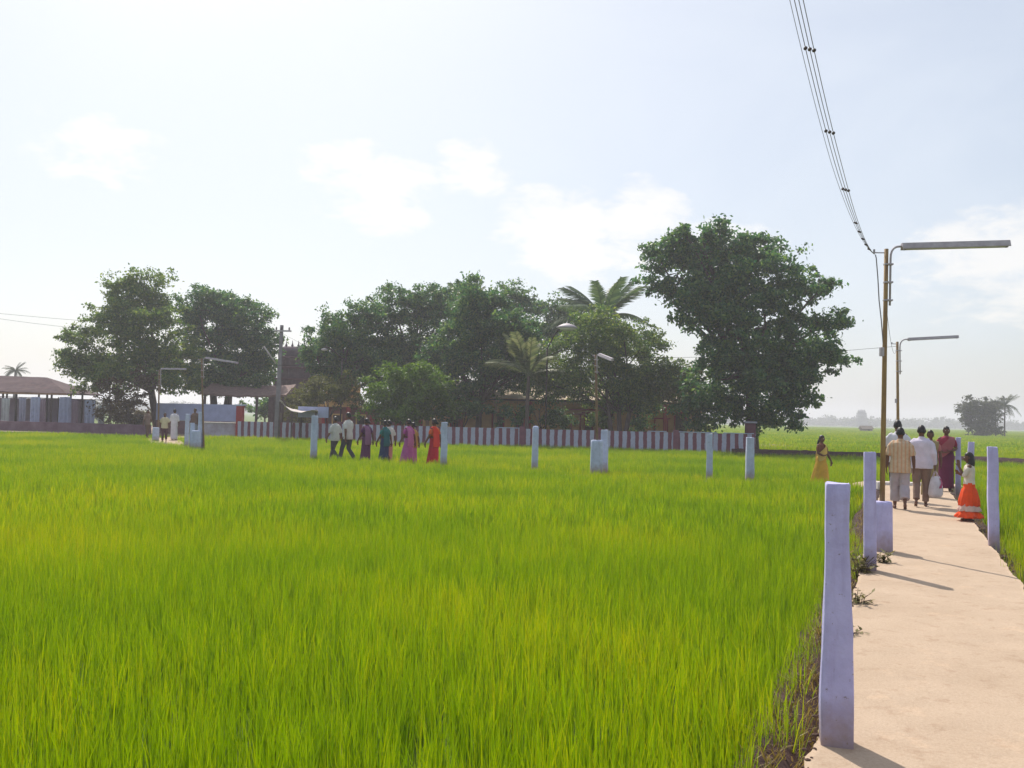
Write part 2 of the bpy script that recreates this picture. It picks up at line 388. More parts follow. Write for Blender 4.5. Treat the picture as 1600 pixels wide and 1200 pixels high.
# ------------------------------------------------------------------ rice
def rice_clump(name, size, hills, nb, hgt, wid, spread, lean, seed):
    """a square patch of hills, each hill a tuft of blades"""
    r = random.Random(seed); vs = []; fs = []; tone = []
    k = int(round(math.sqrt(hills)))
    for hi in range(k*k):
        hx = ((hi % k)+.5+r.uniform(-.42, .42))/k*size-size/2; hy = ((hi//k)+.5+r.uniform(-.42, .42))/k*size-size/2
        hh = r.uniform(.80, 1.08); ht = r.random(); fl, fa = r.random()*.10, r.uniform(0, 6.283)
        for _ in range(nb):
            a = r.uniform(0, 6.283); d = spread*math.sqrt(r.random()); bx, by = hx+math.cos(a)*d, hy+math.sin(a)*d
            h = hgt*hh*r.uniform(.45, 1.06); la = r.uniform(0, 6.283); ln = lean*r.random()**1.5*h; w = wid*r.uniform(.7, 1.2)
            wa = r.uniform(0, 6.283); ux, uy = math.cos(wa)*w/2, math.sin(wa)*w/2; b0 = len(vs)
            lx, ly = math.cos(la)*ln+math.cos(fa)*fl*h, math.sin(la)*ln+math.sin(fa)*fl*h
            for t, ww in ((0, .8), (.45, 1.0), (.78, .72)):
                z = h*(t-.12*t*t*(ln/h))
                vs += [(bx+lx*t*t-ux*ww, by+ly*t*t-uy*ww, z), (bx+lx*t*t+ux*ww, by+ly*t*t+uy*ww, z)]
            vs.append((bx+lx, by+ly, h*(1-.25*(ln/h))))
            fs += [(b0, b0+1, b0+3, b0+2), (b0+2, b0+3, b0+5, b0+4), (b0+4, b0+5, b0+6)]; tn = .38*ht+.56*r.random(); tone += [tn-.10]*2+[tn]*2+[tn+.08]*2+[tn+.22]
    me = bpy.data.meshes.new(name); me.from_pydata(vs, [], fs)
    at_ = me.attributes.new('tone', 'FLOAT', 'POINT'); at_.data.foreach_set('value', tone); return me
M_RICE = leaf_mat('young_rice', (.080, .190, .003), (.200, .318, .004), (.41, .405, .012), trans=.5, patch=.2, rough=.5, rnd='tone')
def seg_dist(P, pts):
    best = np.full(len(P), 1e9)
    for a, b in zip(pts, pts[1:]):
        a = np.array(a); b = np.array(b); ab = b-a; t = np.clip(((P-a)@ab)/(ab@ab), 0, 1)
        best = np.minimum(best, np.linalg.norm(P-(a+t[:, None]*ab), axis=1))
    return best
PMAIN = [off(-10, PW/2), off(24.4, PW/2)]
WALL_PTS = [(at(1180, 700, 53).x, 53.0), (at(700, 690, 55.5).x, 55.5), (at(372, 680, 60).x, 60.0)]
BUND_PTS = [(at(1150, 700, BUND_Y).x, BUND_Y+1.0), (at(1290, 700, BUND_Y).x, BUND_Y), (at(1420, 700, BUND_Y-1).x, BUND_Y-2.2), (at(1640, 700, BUND_Y-4).x, BUND_Y-6)]
def far_edge(X):        # where the near paddy stops: the wall, the temple entrance, the shed
    xs = [-80, at(0, 671, 60).x, at(200, 680, 58).x, WALL_PTS[2][0], WALL_PTS[1][0], WALL_PTS[0][0], WALL_PTS[0][0]+.6, 300]
    ys = [61, 60.0, 58.0, 59.4, 54.9, 52.5, 900, 900]
    return np.interp(X, xs, ys)
def scatter(d0, d1, size, margin=.05, gap=.3, jit=.12):
    """a jittered grid of patch centres in the view wedge, a little wider than the frame"""
    xm = d1*(.5333+margin)+2
    X, Y = np.meshgrid(np.arange(-xm, xm, size), np.arange(d0, d1, size)); P = np.stack([X.ravel(), Y.ravel()], -1)
    P = P+RNG.uniform(-jit, jit, P.shape)*size
    P = P[np.abs(P[:, 0]) < P[:, 1]*(.5333+margin)+1.5+size]
    h = size*.5
    keep = (seg_dist(P, PMAIN) > PW/2+gap+h*.9) & (seg_dist(P, PATH2) > .40+h*.9) & (P[:, 1] < far_edge(P[:, 0])-h*.9) & (seg_dist(P, BUND_PTS) > .8+h*.9)
    return P[keep]
def rice(name, P, meshes, label, smin, smax, hfreq=.22):
    n = len(P); me = bpy.data.meshes.new(name)
    z = np.full(n, GZ); me.vertices.add(n); me.vertices.foreach_set('co', np.concatenate([P, z[:, None]], 1).astype(np.float32).ravel())
    hs = np.array([mnoise.noise(Vector((x*hfreq, y*hfreq, 0)))*.10+mnoise.noise(Vector((x*1.1, y*1.1, 3)))*.07 for x, y in P])
    at_s = me.attributes.new('s', 'FLOAT', 'POINT'); at_s.data.foreach_set('value', (RNG.uniform(smin, smax, n)+hs).astype(np.float32))
    at_r = me.attributes.new('r', 'FLOAT', 'POINT'); at_r.data.foreach_set('value', (RNG.integers(0, 4, n)*(math.pi/2)+RNG.uniform(-.15, .15, n)).astype(np.float32))
    at_i = me.attributes.new('i', 'INT', 'POINT'); at_i.data.foreach_set('value', RNG.integers(0, len(meshes), n).astype(np.int32))
    o = link(name, me, None); tag(o, label, 'rice', kind='stuff')
    ng = bpy.data.node_groups.new(name, 'GeometryNodeTree'); N = ng.nodes; L = ng.links
    ng.interface.new_socket('Geometry', in_out='INPUT', socket_type='NodeSocketGeometry')
    ng.interface.new_socket('Geometry', in_out='OUTPUT', socket_type='NodeSocketGeometry')
    gi = N.new('NodeGroupInput'); go = N.new('NodeGroupOutput'); ip = N.new('GeometryNodeInstanceOnPoints')
    g2i = N.new('GeometryNodeGeometryToInstance')
    for mm in reversed(meshes):                    # multi-input joins in reverse link order
        mm.materials.append(M_RICE) if len(mm.materials) == 0 else None
        src = bpy.data.objects.new(name+'_clump', mm)
        oi = N.new('GeometryNodeObjectInfo'); oi.inputs['Object'].default_value = src; L.new(oi.outputs['Geometry'], g2i.inputs[0])
    L.new(gi.outputs[0], ip.inputs['Points']); L.new(g2i.outputs[0], ip.inputs['Instance']); ip.inputs['Pick Instance'].default_value = True
    def attr(nm, ty):
        a = N.new('GeometryNodeInputNamedAttribute'); a.data_type = ty; a.inputs['Name'].default_value = nm; return a.outputs['Attribute']
    L.new(attr('i', 'INT'), ip.inputs['Instance Index'])
    cx = N.new('ShaderNodeCombineXYZ'); L.new(attr('r', 'FLOAT'), cx.inputs[2]); L.new(cx.outputs[0], ip.inputs['Rotation'])
    L.new(attr('s', 'FLOAT'), ip.inputs['Scale']); L.new(ip.outputs[0], go.inputs[0])
    md = o.modifiers.new('scatter', 'NODES'); md.node_group = ng
    return o
rice('rice', scatter(2.2, 15, .36, gap=.02), [rice_clump('rice_near', .38, 9, 21, .54, .0056, .062, .28, s) for s in range(10)],
     'young green rice standing thick in the near paddy', .86, 1.02)
rice('rice', scatter(15, 62, .72), [rice_clump('rice_mid', .76, 16, 22, .55, .013, .078, .30, s+20) for s in range(10)],
     'young green rice filling the paddy up to the striped wall', .9, 1.02)
rice('rice', scatter(56, 420, 3.0, .02), [rice_clump('rice_far', 3.2, 100, 6, .55, .07, .35, .35, s+40) for s in range(6)],
     'pale green rice fields stretching to the horizon on the right', .95, 1.1)

def dry_grass():
    vs, fs = [], []
    for side, n in ((-1, 3200), (1, 900)):
        for _ in range(n):
            t = random.uniform(-2, 22)*random.random()**.6 if side < 0 else random.uniform(2, 22)
            s = -random.uniform(.03, .36) if side < 0 else PW+random.uniform(.03, .3)
            x, y = off(t, s); z = GZ+.26*(1-abs(abs(s if side < 0 else s-PW)-.2)/.4)-.02
            h = random.uniform(.05, .2); la = random.uniform(0, 6.28); ln = h*random.uniform(.3, 1.2); w = .0035
            wa = random.uniform(0, 6.28); ux, uy = math.cos(wa)*w, math.sin(wa)*w; b = len(vs)
            vs += [(x-ux, y-uy, z), (x+ux, y+uy, z), (x+ux+math.cos(la)*ln*.4, y+uy+math.sin(la)*ln*.4, z+h*.6), (x-ux+math.cos(la)*ln*.4, y-uy+math.sin(la)*ln*.4, z+h*.6), (x+math.cos(la)*ln, y+math.sin(la)*ln, z+h*.8)]
            fs += [(b, b+1, b+2, b+3), (b+3, b+2, b+4)]
    me = bpy.data.meshes.new('dry_grass'); me.from_pydata(vs, [], fs)
    tag(link('dry_grass', me, leaf_mat('straw', (.10, .08, .02), (.22, .17, .05), (.34, .27, .10), .3)), 'dry straw and grass stubble along the walkway edges', 'grass', kind='stuff')
dry_grass()

def clods():
    bm = bmesh.new()
    for k in range(700):
        left = k < 560; t = random.uniform(-1.5, 15)*random.random()**.5 if left else random.uniform(3, 20); d = random.uniform(-.02, .34); x, y = off(t, -d if left else PW+d)
        z = GZ+.26*max(.1, 1-abs(d-.22)/.36) if d > .04 else .004; r = random.uniform(.008, .032)*(1 if d > .04 else .5)
        res = bmesh.ops.create_icosphere(bm, subdivisions=1, radius=r)
        for v in res['verts']: v.co = Vector((v.co.x*random.uniform(.8, 1.3)+x, v.co.y*random.uniform(.8, 1.3)+y, v.co.z*.7+z))
    tag(fin('soil_clods', bm, mat('dry_clods', (.13, .085, .065), (.07, .04, .035), scale=30, rough=1)), 'loose soil clods scattered along the walkway edges', 'soil', kind='stuff')
clods()

# ------------------------------------------------------------------ posts, footing blocks
def post(base, h, profile, lean=(0, 0), label='', group=None, m=None, rz=.38, seed=0, seg=9, deep=.25, domed=0.0):
    """hand-cast post: profile = list of (fraction of height, width)"""
    bm = bmesh.new(); rings = []; fr = [p[0] for p in profile]; wd = [p[1] for p in profile]
    sq = []
    for k in range(4):                                       # square with small worn corners
        ca, sa = [(1, 0), (0, 1), (-1, 0), (0, -1)][k]
        for t in (-.86, -.45, 0, .45, .86): sq.append((ca-sa*t, sa+ca*t))
        sq.append((.955*(ca-sa), .955*(sa+ca)))
    n = len(sq)
    for i in range(-1, seg+1):
        f = i/seg if i >= 0 else -deep/h; w = float(np.interp(max(f, 0), fr, wd)); ring = []
        for c, s in sq:
            j = 1+.05*mnoise.noise(Vector((c*1.2+seed*3.1, s*1.2, f*5)))+.022*mnoise.noise(Vector((c*4, s*4+seed, f*23)))
            z = f*h + (.014*mnoise.noise(Vector((c*1.4, s*1.4, seed*1.7))) if i == seg else 0)
            ring.append(Vector((c*w/2*j+lean[0]*f*h+.014*mnoise.noise(Vector((f*3, seed, 1))), s*w/2*j+lean[1]*f*h, z)))
        rings.append(ring)
    cx = sum((p for p in rings[-1]), Vector())/n
    if domed: rings.append([cx+(p-cx)*.72+Vector((0, 0, domed*.7)) for p in rings[-1]])
    rings.append([cx+(p-cx)*(.4 if domed else .93)+Vector((0, 0, (domed if domed else .006))) for p in rings[-1 if not domed else -2]])
    loft(bm, rings)
    o = fin('concrete_post', bm, m or M_WASH, smooth=True, loc=base, rot=(0, 0, rz))
    o.data.set_sharp_from_angle(angle=RAD(38)); tag(o, label, 'post', group); return o
G_POST = 'limewashed posts along the walkways'
b = on(1307, 1160); post(b, at(1302, 757, b.y).z, [(0, .166), (.22, .166), (.42, .150), (.76, .116), (1, .122)], (-.006, .0), 'nearest lavender limewashed post, tall and thick with a tapering waist, at the frame bottom', G_POST, rz=-.265, seed=1, seg=16)
b = on(1359.5, 891); post(b, at(1357, 707, b.y).z, [(0, .138), (.5, .132), (1, .128)], (-.012, 0), 'slim lavender post just in front of the stub footing of the near lamp', G_POST, rz=-.30, seed=2, seg=12)
b = on(1553, 853); post(b, at(1549, 699, b.y).z, [(0, .142), (.6, .14), (1, .13)], (-.02, 0), 'lavender post on the right edge of the walkway next to the girl', G_POST, rz=-.37, seed=3, seg=12)
d2 = 19.6; b = at(1517, 795, d2); b.z = 0; post(b, at(1517, 691, d2).z, [(0, .125), (1, .115)], (0, 0), 'pale post behind the head of the girl in the orange skirt', G_POST, rz=-.38, seed=4)
d3 = 24.9; b = at(1497, 768, d3); b.z = 0; post(b, at(1493, 684, d3).z, [(0, .135), (1, .12)], (0, 0), 'pale post at the elbow of the woman in the maroon sari', G_POST, rz=-.40, seed=5)
far_posts = [
 (1172, 684, 28.0, 12, 'rightmost post in the rice, in front of the trunk end of the striped wall'),
 (1109, 678, 28.1, 9.5, 'slender post in the rice left of the wall end under the big tree'),
 (945, 672, 30.6, 10.5, 'post standing behind the footing block of the middle lamp pole'),
 (836, 668, 31.4, 9.5, 'round topped lone post in the rice before the middle of the striped wall'),
 (694, 660, 32.8, 10, 'post in the rice just right of the woman in red'),
 (490, 650, 35.4, 9.5, 'post below the blue board, left of the two men in white shirts'),
 (313, 644, 41.6, 8, 'tallest of the three posts beside the left footing block'),
 (299.5, 661, 41.8, 6.5, 'middle one of the three posts beside the left footing block'),
 (291, 647, 43.4, 6.5, 'leftmost of the three posts beside the left footing block'),
]
for i, (x, ty, Y, w, lab) in enumerate(far_posts):
    b = at(x, 700, Y); b.z = 0; ww = px2m(w, Y)
    post(b, at(x, ty, Y).z, [(0, ww*1.05), (1, ww*.95)], (random.uniform(-.01, .01), 0), lab, G_POST, m=M_WASH2, rz=-math.atan2(b.x, b.y)+random.uniform(-.1, .3), seed=20+i, seg=6, domed=.05 if i == 3 else 0)

def block(px, base_y, top_y, wpx, Y=None, label='', seed=0, m=None):
    b = on(px, base_y) if Y is None else at(px, base_y, Y); b.z = 0; Y = b.y
    w = px2m(wpx, Y); h = at(px, top_y, Y).z
    bm = bmesh.new(); rings = []; n = 24
    for f, s in ((-.25/h, 1.06), (0, 1.06), (.05, 1.04), (.4, 1.0), (.75, .97), (.93, .95), (1.0, .90), (1.012, .6)):
        ring = []
        for k in range(n):
            a = 2*math.pi*k/n+math.pi/n; c, si = math.cos(a), math.sin(a); q = (abs(c)**8+abs(si)**8)**(-1/8)
            j = 1+.03*mnoise.noise(Vector((c*2+seed, si*2, f*4)))
            ring.append(Vector((c*q*w/2*s*j, si*q*w/2*s*j, f*h)))
        rings.append(ring)
    loft(bm, rings)
    tag(fin('footing_block', bm, m or M_WASH, smooth=True, loc=b, rot=(0, 0, -math.atan2(b.x, b.y)+.08)), label, 'block', 'concrete footings of the lamp poles')
    return b, h
BL1 = block(1379, 861, 784, 28, None, 'lavender concrete footing of the near lamp pole, on the walkway edge', 3)
BL2 = block(932, 735, 688, 19, 30.0, 'blue grey footing block of the middle lamp pole in the rice', 5, M_WASH2)
BL3 = block(306, 700, 673, 14, 41.2, 'blue grey footing block of the left lamp pole, between two posts', 7, M_WASH2)
BL4 = block(243, 690, 668, 10, 50.0, 'small pale block beside the man in the cream shirt', 9, M_WASH2)

# ------------------------------------------------------------------ lamp poles
def lamp_pole(base, z0, top, r, tube_a, tube_b, label, lean=0.0, bracket=True, detail=True, m=None):
    """pole + swan-neck pipe clamped to it + fluorescent batten from tube_a to tube_b (world points)"""
    root = empty('lamp_pole', base)
    tag(root, label, 'street lamp', 'tube light poles along the walkways')
    B = Vector(base); top = Vector(top)-B; a = Vector(tube_a)-B; b = Vector(tube_b)-B; bot = Vector((0, 0, z0)); m = m or M_RUST
    def along(f): return bot.lerp(top, f)
    bm = bmesh.new(); tube(bm, [along(f) for f in (0, .3, .6, 1)], [r*1.15, r*1.1, r, r*.92], 10); fin('pole', bm, m, root, True)
    d = (b-a).normalized(); side = Vector((d.x, d.y, 0)).normalized()
    n0 = along(.78)+side*(r*1.9); n1 = along(.965)+side*(r*1.9); rr = r*.5
    bend = [n0, n1]; c1 = Vector((n1.x, n1.y, a.z)); e = a-d*.02
    for k in range(1, 7):
        t = k/6; bend.append(n1.lerp(c1, t).lerp(c1.lerp(e, t), t))
    bend.append(a+d*.12)
    bm = bmesh.new(); tube(bm, bend, rr, 8); fin('swan_neck', bm, M_STEEL, root, True)
    for f in (.80, .87, .94):
        bm = bmesh.new(); p = along(f); box(bm, (p.x+side.x*r, p.y+side.y*r, p.z), (r*3.9, r*2.5, .022), math.atan2(side.y, side.x), .004); fin('clamp', bm, M_STEEL, root)
    if bracket:
        bm = bmesh.new(); p = along(.985); tube(bm, [p, p-side*.16], r*.28, 6); tube(bm, [p-side*.16+Vector((0, 0, -.01)), p-side*.16+Vector((0, 0, .045))], r*.5, 8); fin('wire_bracket', bm, M_STEEL, root)
    # batten: trough housing + reflector lips, tube below
    up = d.cross(Vector((-side.y, side.x, 0))).normalized()
    if up.z < 0: up = -up
    wv = d.cross(up).normalized(); hw = .06
    prof = [(-hw, -.035), (-hw*.62, .042), (hw*.62, .042), (hw, -.035), (hw*.94, -.045), (hw*.42, .0), (-hw*.42, .0), (-hw*.94, -.045)]
    bm = bmesh.new(); loft(bm, [[p+wv*x+up*y for x, y in prof] for p in (a, a.lerp(b, .5), b)])
    hs = fin('batten_housing', bm, M_STEEL, root)
    bm = bmesh.new(); tube(bm, [a+d*.06-up*.03, b-d*.05-up*.03], .017, 10); fin('fluorescent_tube', bm, M_TUBE, root, True)
    for q, s in ((a, 1), (b, -1)):
        bm = bmesh.new(); c = q+d*(.035*s)-up*.02
        r1 = [c+wv*x+up*y-d*.014 for x, y in ((-.024, -.032), (.024, -.032), (.024, .03), (-.024, .03))]; r2 = [p+d*.028 for p in r1]; loft(bm, [r1, r2])
        fin('lamp_holder', bm, M_STEEL, root)
    if detail:
        bm = bmesh.new(); p = along(.6); box(bm, (p.x-side.x*r*1.4, p.y-side.y*r*1.4-.01, p.z), (.05, .05, .12), .2, .006); fin('junction_box', bm, M_STEEL, root)
    return root
M_POLE2 = mat('dull_brown_pole', (.22, .15, .085), (.15, .10, .07), scale=9)
B1, H1 = BL1; Y1 = B1.y+.03
t1 = at(1385, 389, Y1)
lamp_pole((B1.x, Y1, 0), H1-.08, t1, .030, at(1409, 385, Y1), at(1577, 380.5, Y1-.12), 'nearest lamp pole, rusty yellow, with long tube light reaching right', bracket=True)
Y2 = 28.1; b2 = at(1404, 760, Y2); b2.z = -.008
lamp_pole(b2, -.2, at(1402, 534, Y2), .04, at(1419, 530, Y2), at(1497, 526, Y2), 'farther lamp pole above the heads of the walking men, tube light reaching right')
B3, H3 = BL2; lamp_pole((B3.x, B3.y, 0), H3-.06, at(931, 554, B3.y), .038, at(937, 554, B3.y-.15), at(957, 562, B3.y-1.05), 'rusty lamp pole rising from the block in the middle of the paddy', detail=False, m=M_POLE2)
B4, H4 = BL3; lamp_pole((B4.x+.25, B4.y+.3, 0), -.1, at(315, 560, B4.y+.3), .038, at(322, 559, B4.y+.3), at(372, 567, B4.y+.1), 'lamp pole before the left trees with its tube light tilted down', detail=False, m=M_POLE2)
Yb = 55.0; b5 = at(247, 690, Yb); b5.z = 0
lamp_pole(b5, -.2, at(249, 578, Yb), .045, at(252, 576, Yb), at(291, 576.5, Yb), 'farthest left lamp pole, pale tube light level against the dark crown', detail=False, m=M_POLE2)

# ------------------------------------------------------------------ overhead wires
def wire_span():
    top = at(1367, 396, Y1); ex, ey = top.x, top.y
    def X(Y): return ex-.458*(ey-Y)
    keys = []
    for (px, py) in ((1245, 0), (1275, 128), (1307, 257), (1331, 329), (1348, 372)):
        d = ray(px, py); k = d.x/d.y; Y = (ex-.458*ey)/(k-.458); keys.append((Y, CAMP.z+d.z/d.y*Y))
    keys.append((ey-.05, top.z-.02)); keys.sort()
    ya = [k[0] for k in keys]; za = [k[1] for k in keys]; co = np.polyfit(ya, za, 3)
    def Z(Y):
        if Y < ya[0]: 
            s = np.polyval(np.polyder(co), ya[0]); return float(np.polyval(co, ya[0])+s*.7*(Y-ya[0]))
        return float(np.polyval(co, Y))
    root = empty('overhead_line', (ex, ey, 0)); tag(root, 'bundle of four sagging overhead wires with round spacers, running to the near lamp pole', 'wires')
    side = Vector((1, -.458, 0)).normalized(); O = root.location
    def spread(Y): return min(1.0, max(.12, (ey-Y)/4.2))
    offs = (-.045, -.018, .012, .042); drop = (.004, .012, 0, -.012)
    for k, (o_, z_) in enumerate(zip(offs, drop)):
        bm = bmesh.new(); ys = np.linspace(-2.0, ey-.05, 46)
        tube(bm, [Vector((X(y), y, Z(y)+z_*spread(y)))+side*(o_*spread(y))-O for y in ys], .0030 if k else .0022, 5); fin('wire', bm, M_WIRE, root, True)
    for y in (5.78, 6.8, 7.95, 9.2, 4.3):
        for k in (1, 2, 3):
            c = Vector((X(y), y, Z(y)+drop[k]*spread(y)))+side*(offs[k]*spread(y))-O
            bm = bmesh.new(); tube(bm, [c+Vector((-.003, -.012, 0)), c+Vector((0, -.006, 0)), c+Vector((0, .006, 0)), c+Vector((.003, .012, 0))], [.008, .0135, .0135, .008], 10); fin('spacer', bm, M_PORC, root, True)
    for k in range(5):
        y = 10.3+k*.42; c = Vector((X(y), y, Z(y)-.01))-O; bm = bmesh.new(); tube(bm, [c+Vector((-.02, 0, .006)), c, c+Vector((.02, 0, -.008))], [.008, .012, .008], 8); fin('spacer', bm, M_PORC, root, True)
    root2 = empty('drop_cable', (ex, ey, 0)); bm = bmesh.new(); p0 = Vector((0, -.02, top.z-.02)); q = at(1377, 500, Y1)-O
    tube(bm, [p0, p0+Vector((.012, 0, -.05)), p0.lerp(q, .35)+Vector((.005, 0, 0)), p0.lerp(q, .7)+Vector((-.006, 0, 0)), q, q+Vector((.03, 0, -.35)), q+Vector((.025, 0, -.8))], .0075, 6); fin('cable', bm, M_WIRE, root2, True)
    tag(root2, 'kinked supply cable hanging down the near lamp pole', 'cable')
wire_span()
def wire(name, a, b, sag, r, label):
    bm = bmesh.new(); pts = [Vector(a).lerp(Vector(b), k/16)-Vector((0, 0, sag*4*(k/16)*(1-k/16))) for k in range(17)]
    tube(bm, pts, r*.6, 4); tag(fin(name, bm, M_WIRE2), label, 'wire'); 
wire('wire', at(1401, 541, Y2), at(931, 557, B3.y), .14, .008, 'thin wire from the far right lamp pole across the big tree to the middle pole')
wire('wire', at(1384, 470, Y1), at(1401, 543, Y2), .4, .005, 'thin wire sagging between the two right lamp poles')
wire('wire', at(931, 557, B3.y), at(315, 563, B4.y+.3), .3, .009, 'thin wire between the middle lamp pole and the left lamp pole')
wire('wire', at(-40, 486, 52), at(436, 518, 57), .15, .012, 'upper thin power line coming in from the left frame edge')
wire('wire', at(-40, 492, 52), at(436, 521, 57), .45, .012, 'lower thin power line coming in from the left frame edge')
wire('wire', at(436, 518, 57), at(560, 572, 70), .2, .010, 'thin power line leaving the crossarm pole to the right')

# ------------------------------------------------------------------ trees
LEAF_DARK = leaf_mat('dark_tree_leaves', (.028, .086, .040), (.060, .150, .050), (.165, .255, .062), .48, rough=.45)
LEAF_MID = leaf_mat('mid_tree_leaves', (.046, .108, .034), (.105, .185, .042), (.23, .285, .06), .48, rough=.5)
LEAF_OLIVE = leaf_mat('olive_shrub_leaves', (.06, .075, .02), (.12, .14, .036), (.20, .20, .055), .36, rough=.55)
LEAF_BRIGHT = leaf_mat('bright_shrub_leaves', (.045, .105, .014), (.09, .18, .022), (.17, .26, .035), .4, rough=.5)
def leaves_mesh(name, centres, radii, per, size, flat=.65, up=.5, rng=RNG):
    n = len(centres)*per
    c = np.repeat(centres, per, 0); r = np.repeat(radii, per)[:, None]
    off_ = rng.normal(size=(n, 3))*np.array([1, 1, flat])*r*.55
    # denser twigs: pull leaves of one cluster on to a few stalks
    pos = c+off_
    L = size*1.22*rng.uniform(.6, 1.3, n)[:, None]
    ax = rng.normal(size=(n, 3))+off_/(r+1e-6)*.8; ax[:, 2] -= .35; ax /= np.linalg.norm(ax, axis=1)[:, None]
    nr = rng.normal(size=(n, 3)); nr[:, 2] += up*2; s = np.cross(ax, nr); s /= np.linalg.norm(s, axis=1)[:, None]+1e-9
    nn = np.cross(s, ax)
    v = np.stack([pos-ax*L*.5, pos+s*L*.27+nn*L*.05, pos+ax*L*.5, pos-s*L*.27+nn*L*.05], 1).reshape(-1, 3)
    q = np.arange(n*4).reshape(-1, 4)
    return np_mesh(name, v, q)
def tree(name, label, base_px, Y, lobes, lm, dens=6.0, per=42, leaf=.17, cr=.62, trunk_r=.22, group=None, seed=0, fork=.35, trunks=1, limbs=12, ground_z=0.0, holes=0.0, cat='tree', grow=1.07):
    rng = np.random.default_rng(seed+100); rnd = random.Random(seed+5)
    b = at(base_px, 690, Y); b.z = ground_z; root = empty(name, b); tag(root, label, cat, group)
    B = np.array(b); cs, rs, lob = [], [], []
    for lo in lobes:
        px, py, rx, ry = lo[:4]; dy = lo[4] if len(lo) > 4 else rng.uniform(-.5, .5)*px2m(rx, Y)
        c = np.array(at(px, py, Y+dy)); a, h = px2m(rx, Y)*grow, px2m(ry, Y)*grow*.98; d = (a+h)*.45; lob.append((c, a, d, h))
        # boughs on and in the lobe, each bough a loose bunch of twig clusters: gaps stay between them
        nb = max(3, int(dens*1.0*a*h)); u = rng.normal(size=(nb, 3)); u /= np.linalg.norm(u, axis=1)[:, None]
        bc = c+u*(rng.uniform(0, 1, nb)**(1/3.2))[:, None]*np.array([a, d, h])
        br = rng.uniform(.55, 1.25, nb)*cr*1.25; k = 7
        cc = np.repeat(bc, k, 0)+rng.normal(size=(nb*k, 3))*np.array([1, 1, .6])*np.repeat(br, k)[:, None]*.62
        cs.append(cc); rs.append(cr*rng.uniform(.40, .85, nb*k))
        # straggling twigs that break the outline
        k = max(3, nb//2); u = rng.normal(size=(k, 3)); u /= np.linalg.norm(u, axis=1)[:, None]
        tips = c+u*rng.uniform(1.02, 1.22, k)[:, None]*np.array([a, d, h]); cs.append(tips); rs.append(cr*rng.uniform(.3, .5, k))
        cs.append(tips-u*.35); rs.append(cr*rng.uniform(.3, .5, k))
    cs = np.concatenate(cs); rs = np.concatenate(rs)
    if holes: keep = rng.random(len(cs)) > holes; cs, rs = cs[keep], rs[keep]
    link('crown', leaves_mesh('crown', cs-B, rs, per, leaf, rng=rng), lm, root)
    # trunk and limbs
    bm = bmesh.new(); zlo = min(c[2]-h for c, a, d, h in lob); zmid = np.mean([c[2] for c, a, d, h in lob]); cx = np.mean([c[0] for c, *_ in lob])-B[0]
    for tI in range(trunks):
        sx = (tI-(trunks-1)/2)*trunk_r*2.6; ft = Vector((cx*.25+sx*1.6, rnd.uniform(-.3, .3), max(.8, (zmid-ground_z)*fork+rnd.uniform(0, .5))))
        p1 = Vector((sx, 0, -.3)); mid = p1.lerp(ft, .5)+Vector((rnd.uniform(-.12, .12), 0, 0))
        tube(bm, [p1, Vector((sx, 0, .12)), mid, ft], [trunk_r*1.5, trunk_r*1.12, trunk_r*.95, trunk_r*.85], 10)
        for k in range(max(2, limbs//trunks)):
            c, a, d, h = lob[rnd.randrange(len(lob))]; e = Vector(c-B)+Vector((rnd.uniform(-a, a)*.6, rnd.uniform(-d, d)*.5, rnd.uniform(-.2, .6)*h))
            m1 = ft.lerp(e, .4)+Vector((rnd.uniform(-.3, .3), rnd.uniform(-.3, .3), rnd.uniform(0, .5))); m2 = ft.lerp(e, .75)+Vector((rnd.uniform(-.3, .3), 0, rnd.uniform(-.1, .4)))
            r0 = trunk_r*rnd.uniform(.35, .6); tube(bm, [ft-Vector((0, 0, .12)), m1, m2, e], [r0, r0*.7, r0*.42, r0*.15], 7)
            for j in range(3):
                q = m2.lerp(e, rnd.uniform(0, .9)); v = Vector((rnd.uniform(-1, 1), rnd.uniform(-1, 1), rnd.uniform(-.2, .9)))*rnd.uniform(.5, 1.3)
                tube(bm, [q, q+v*.5, q+v], [r0*.3, r0*.2, r0*.06], 5)
    fin('trunk', bm, M_BARK, root, True)
    return root
G_TREE = 'trees of the temple grove'
tree('shade_tree', 'tallest tree, big dark spreading crown at the right end of the striped wall', 1176, 55.5,
     [(1110, 420, 66, 58), (1040, 402, 30, 32), (1030, 447, 24, 16), (1075, 380, 34, 24), (1110, 366, 26, 18), (1165, 395, 48, 34), (1195, 445, 66, 50), (1265, 450, 36, 22), (1292, 497, 32, 18),
      (1145, 520, 76, 66), (1240, 535, 70, 42), (1300, 552, 30, 18), (1165, 600, 88, 56), (1245, 605, 46, 40), (1115, 635, 40, 34), (1212, 652, 40, 22), (1262, 580, 36, 22), (1100, 470, 40, 40)],
     LEAF_DARK, dens=5.2, per=44, leaf=.21, cr=.62, trunk_r=.34, group=G_TREE, seed=1, limbs=20, fork=.42, grow=1.0)
tree('shade_tree', 'round bushy tree with yellowish crown in front of the coconut palm', 968, 59.0,
     [(935, 520, 52, 36), (900, 560, 52, 42), (982, 555, 52, 46), (1030, 585, 36, 36), (940, 600, 66, 30), (862, 590, 34, 34), (1000, 610, 46, 28), (1050, 600, 24, 30)],
     LEAF_MID, dens=6.5, per=44, leaf=.15, cr=.6, trunk_r=.16, group=G_TREE, seed=2, trunks=3, limbs=15, fork=.45)
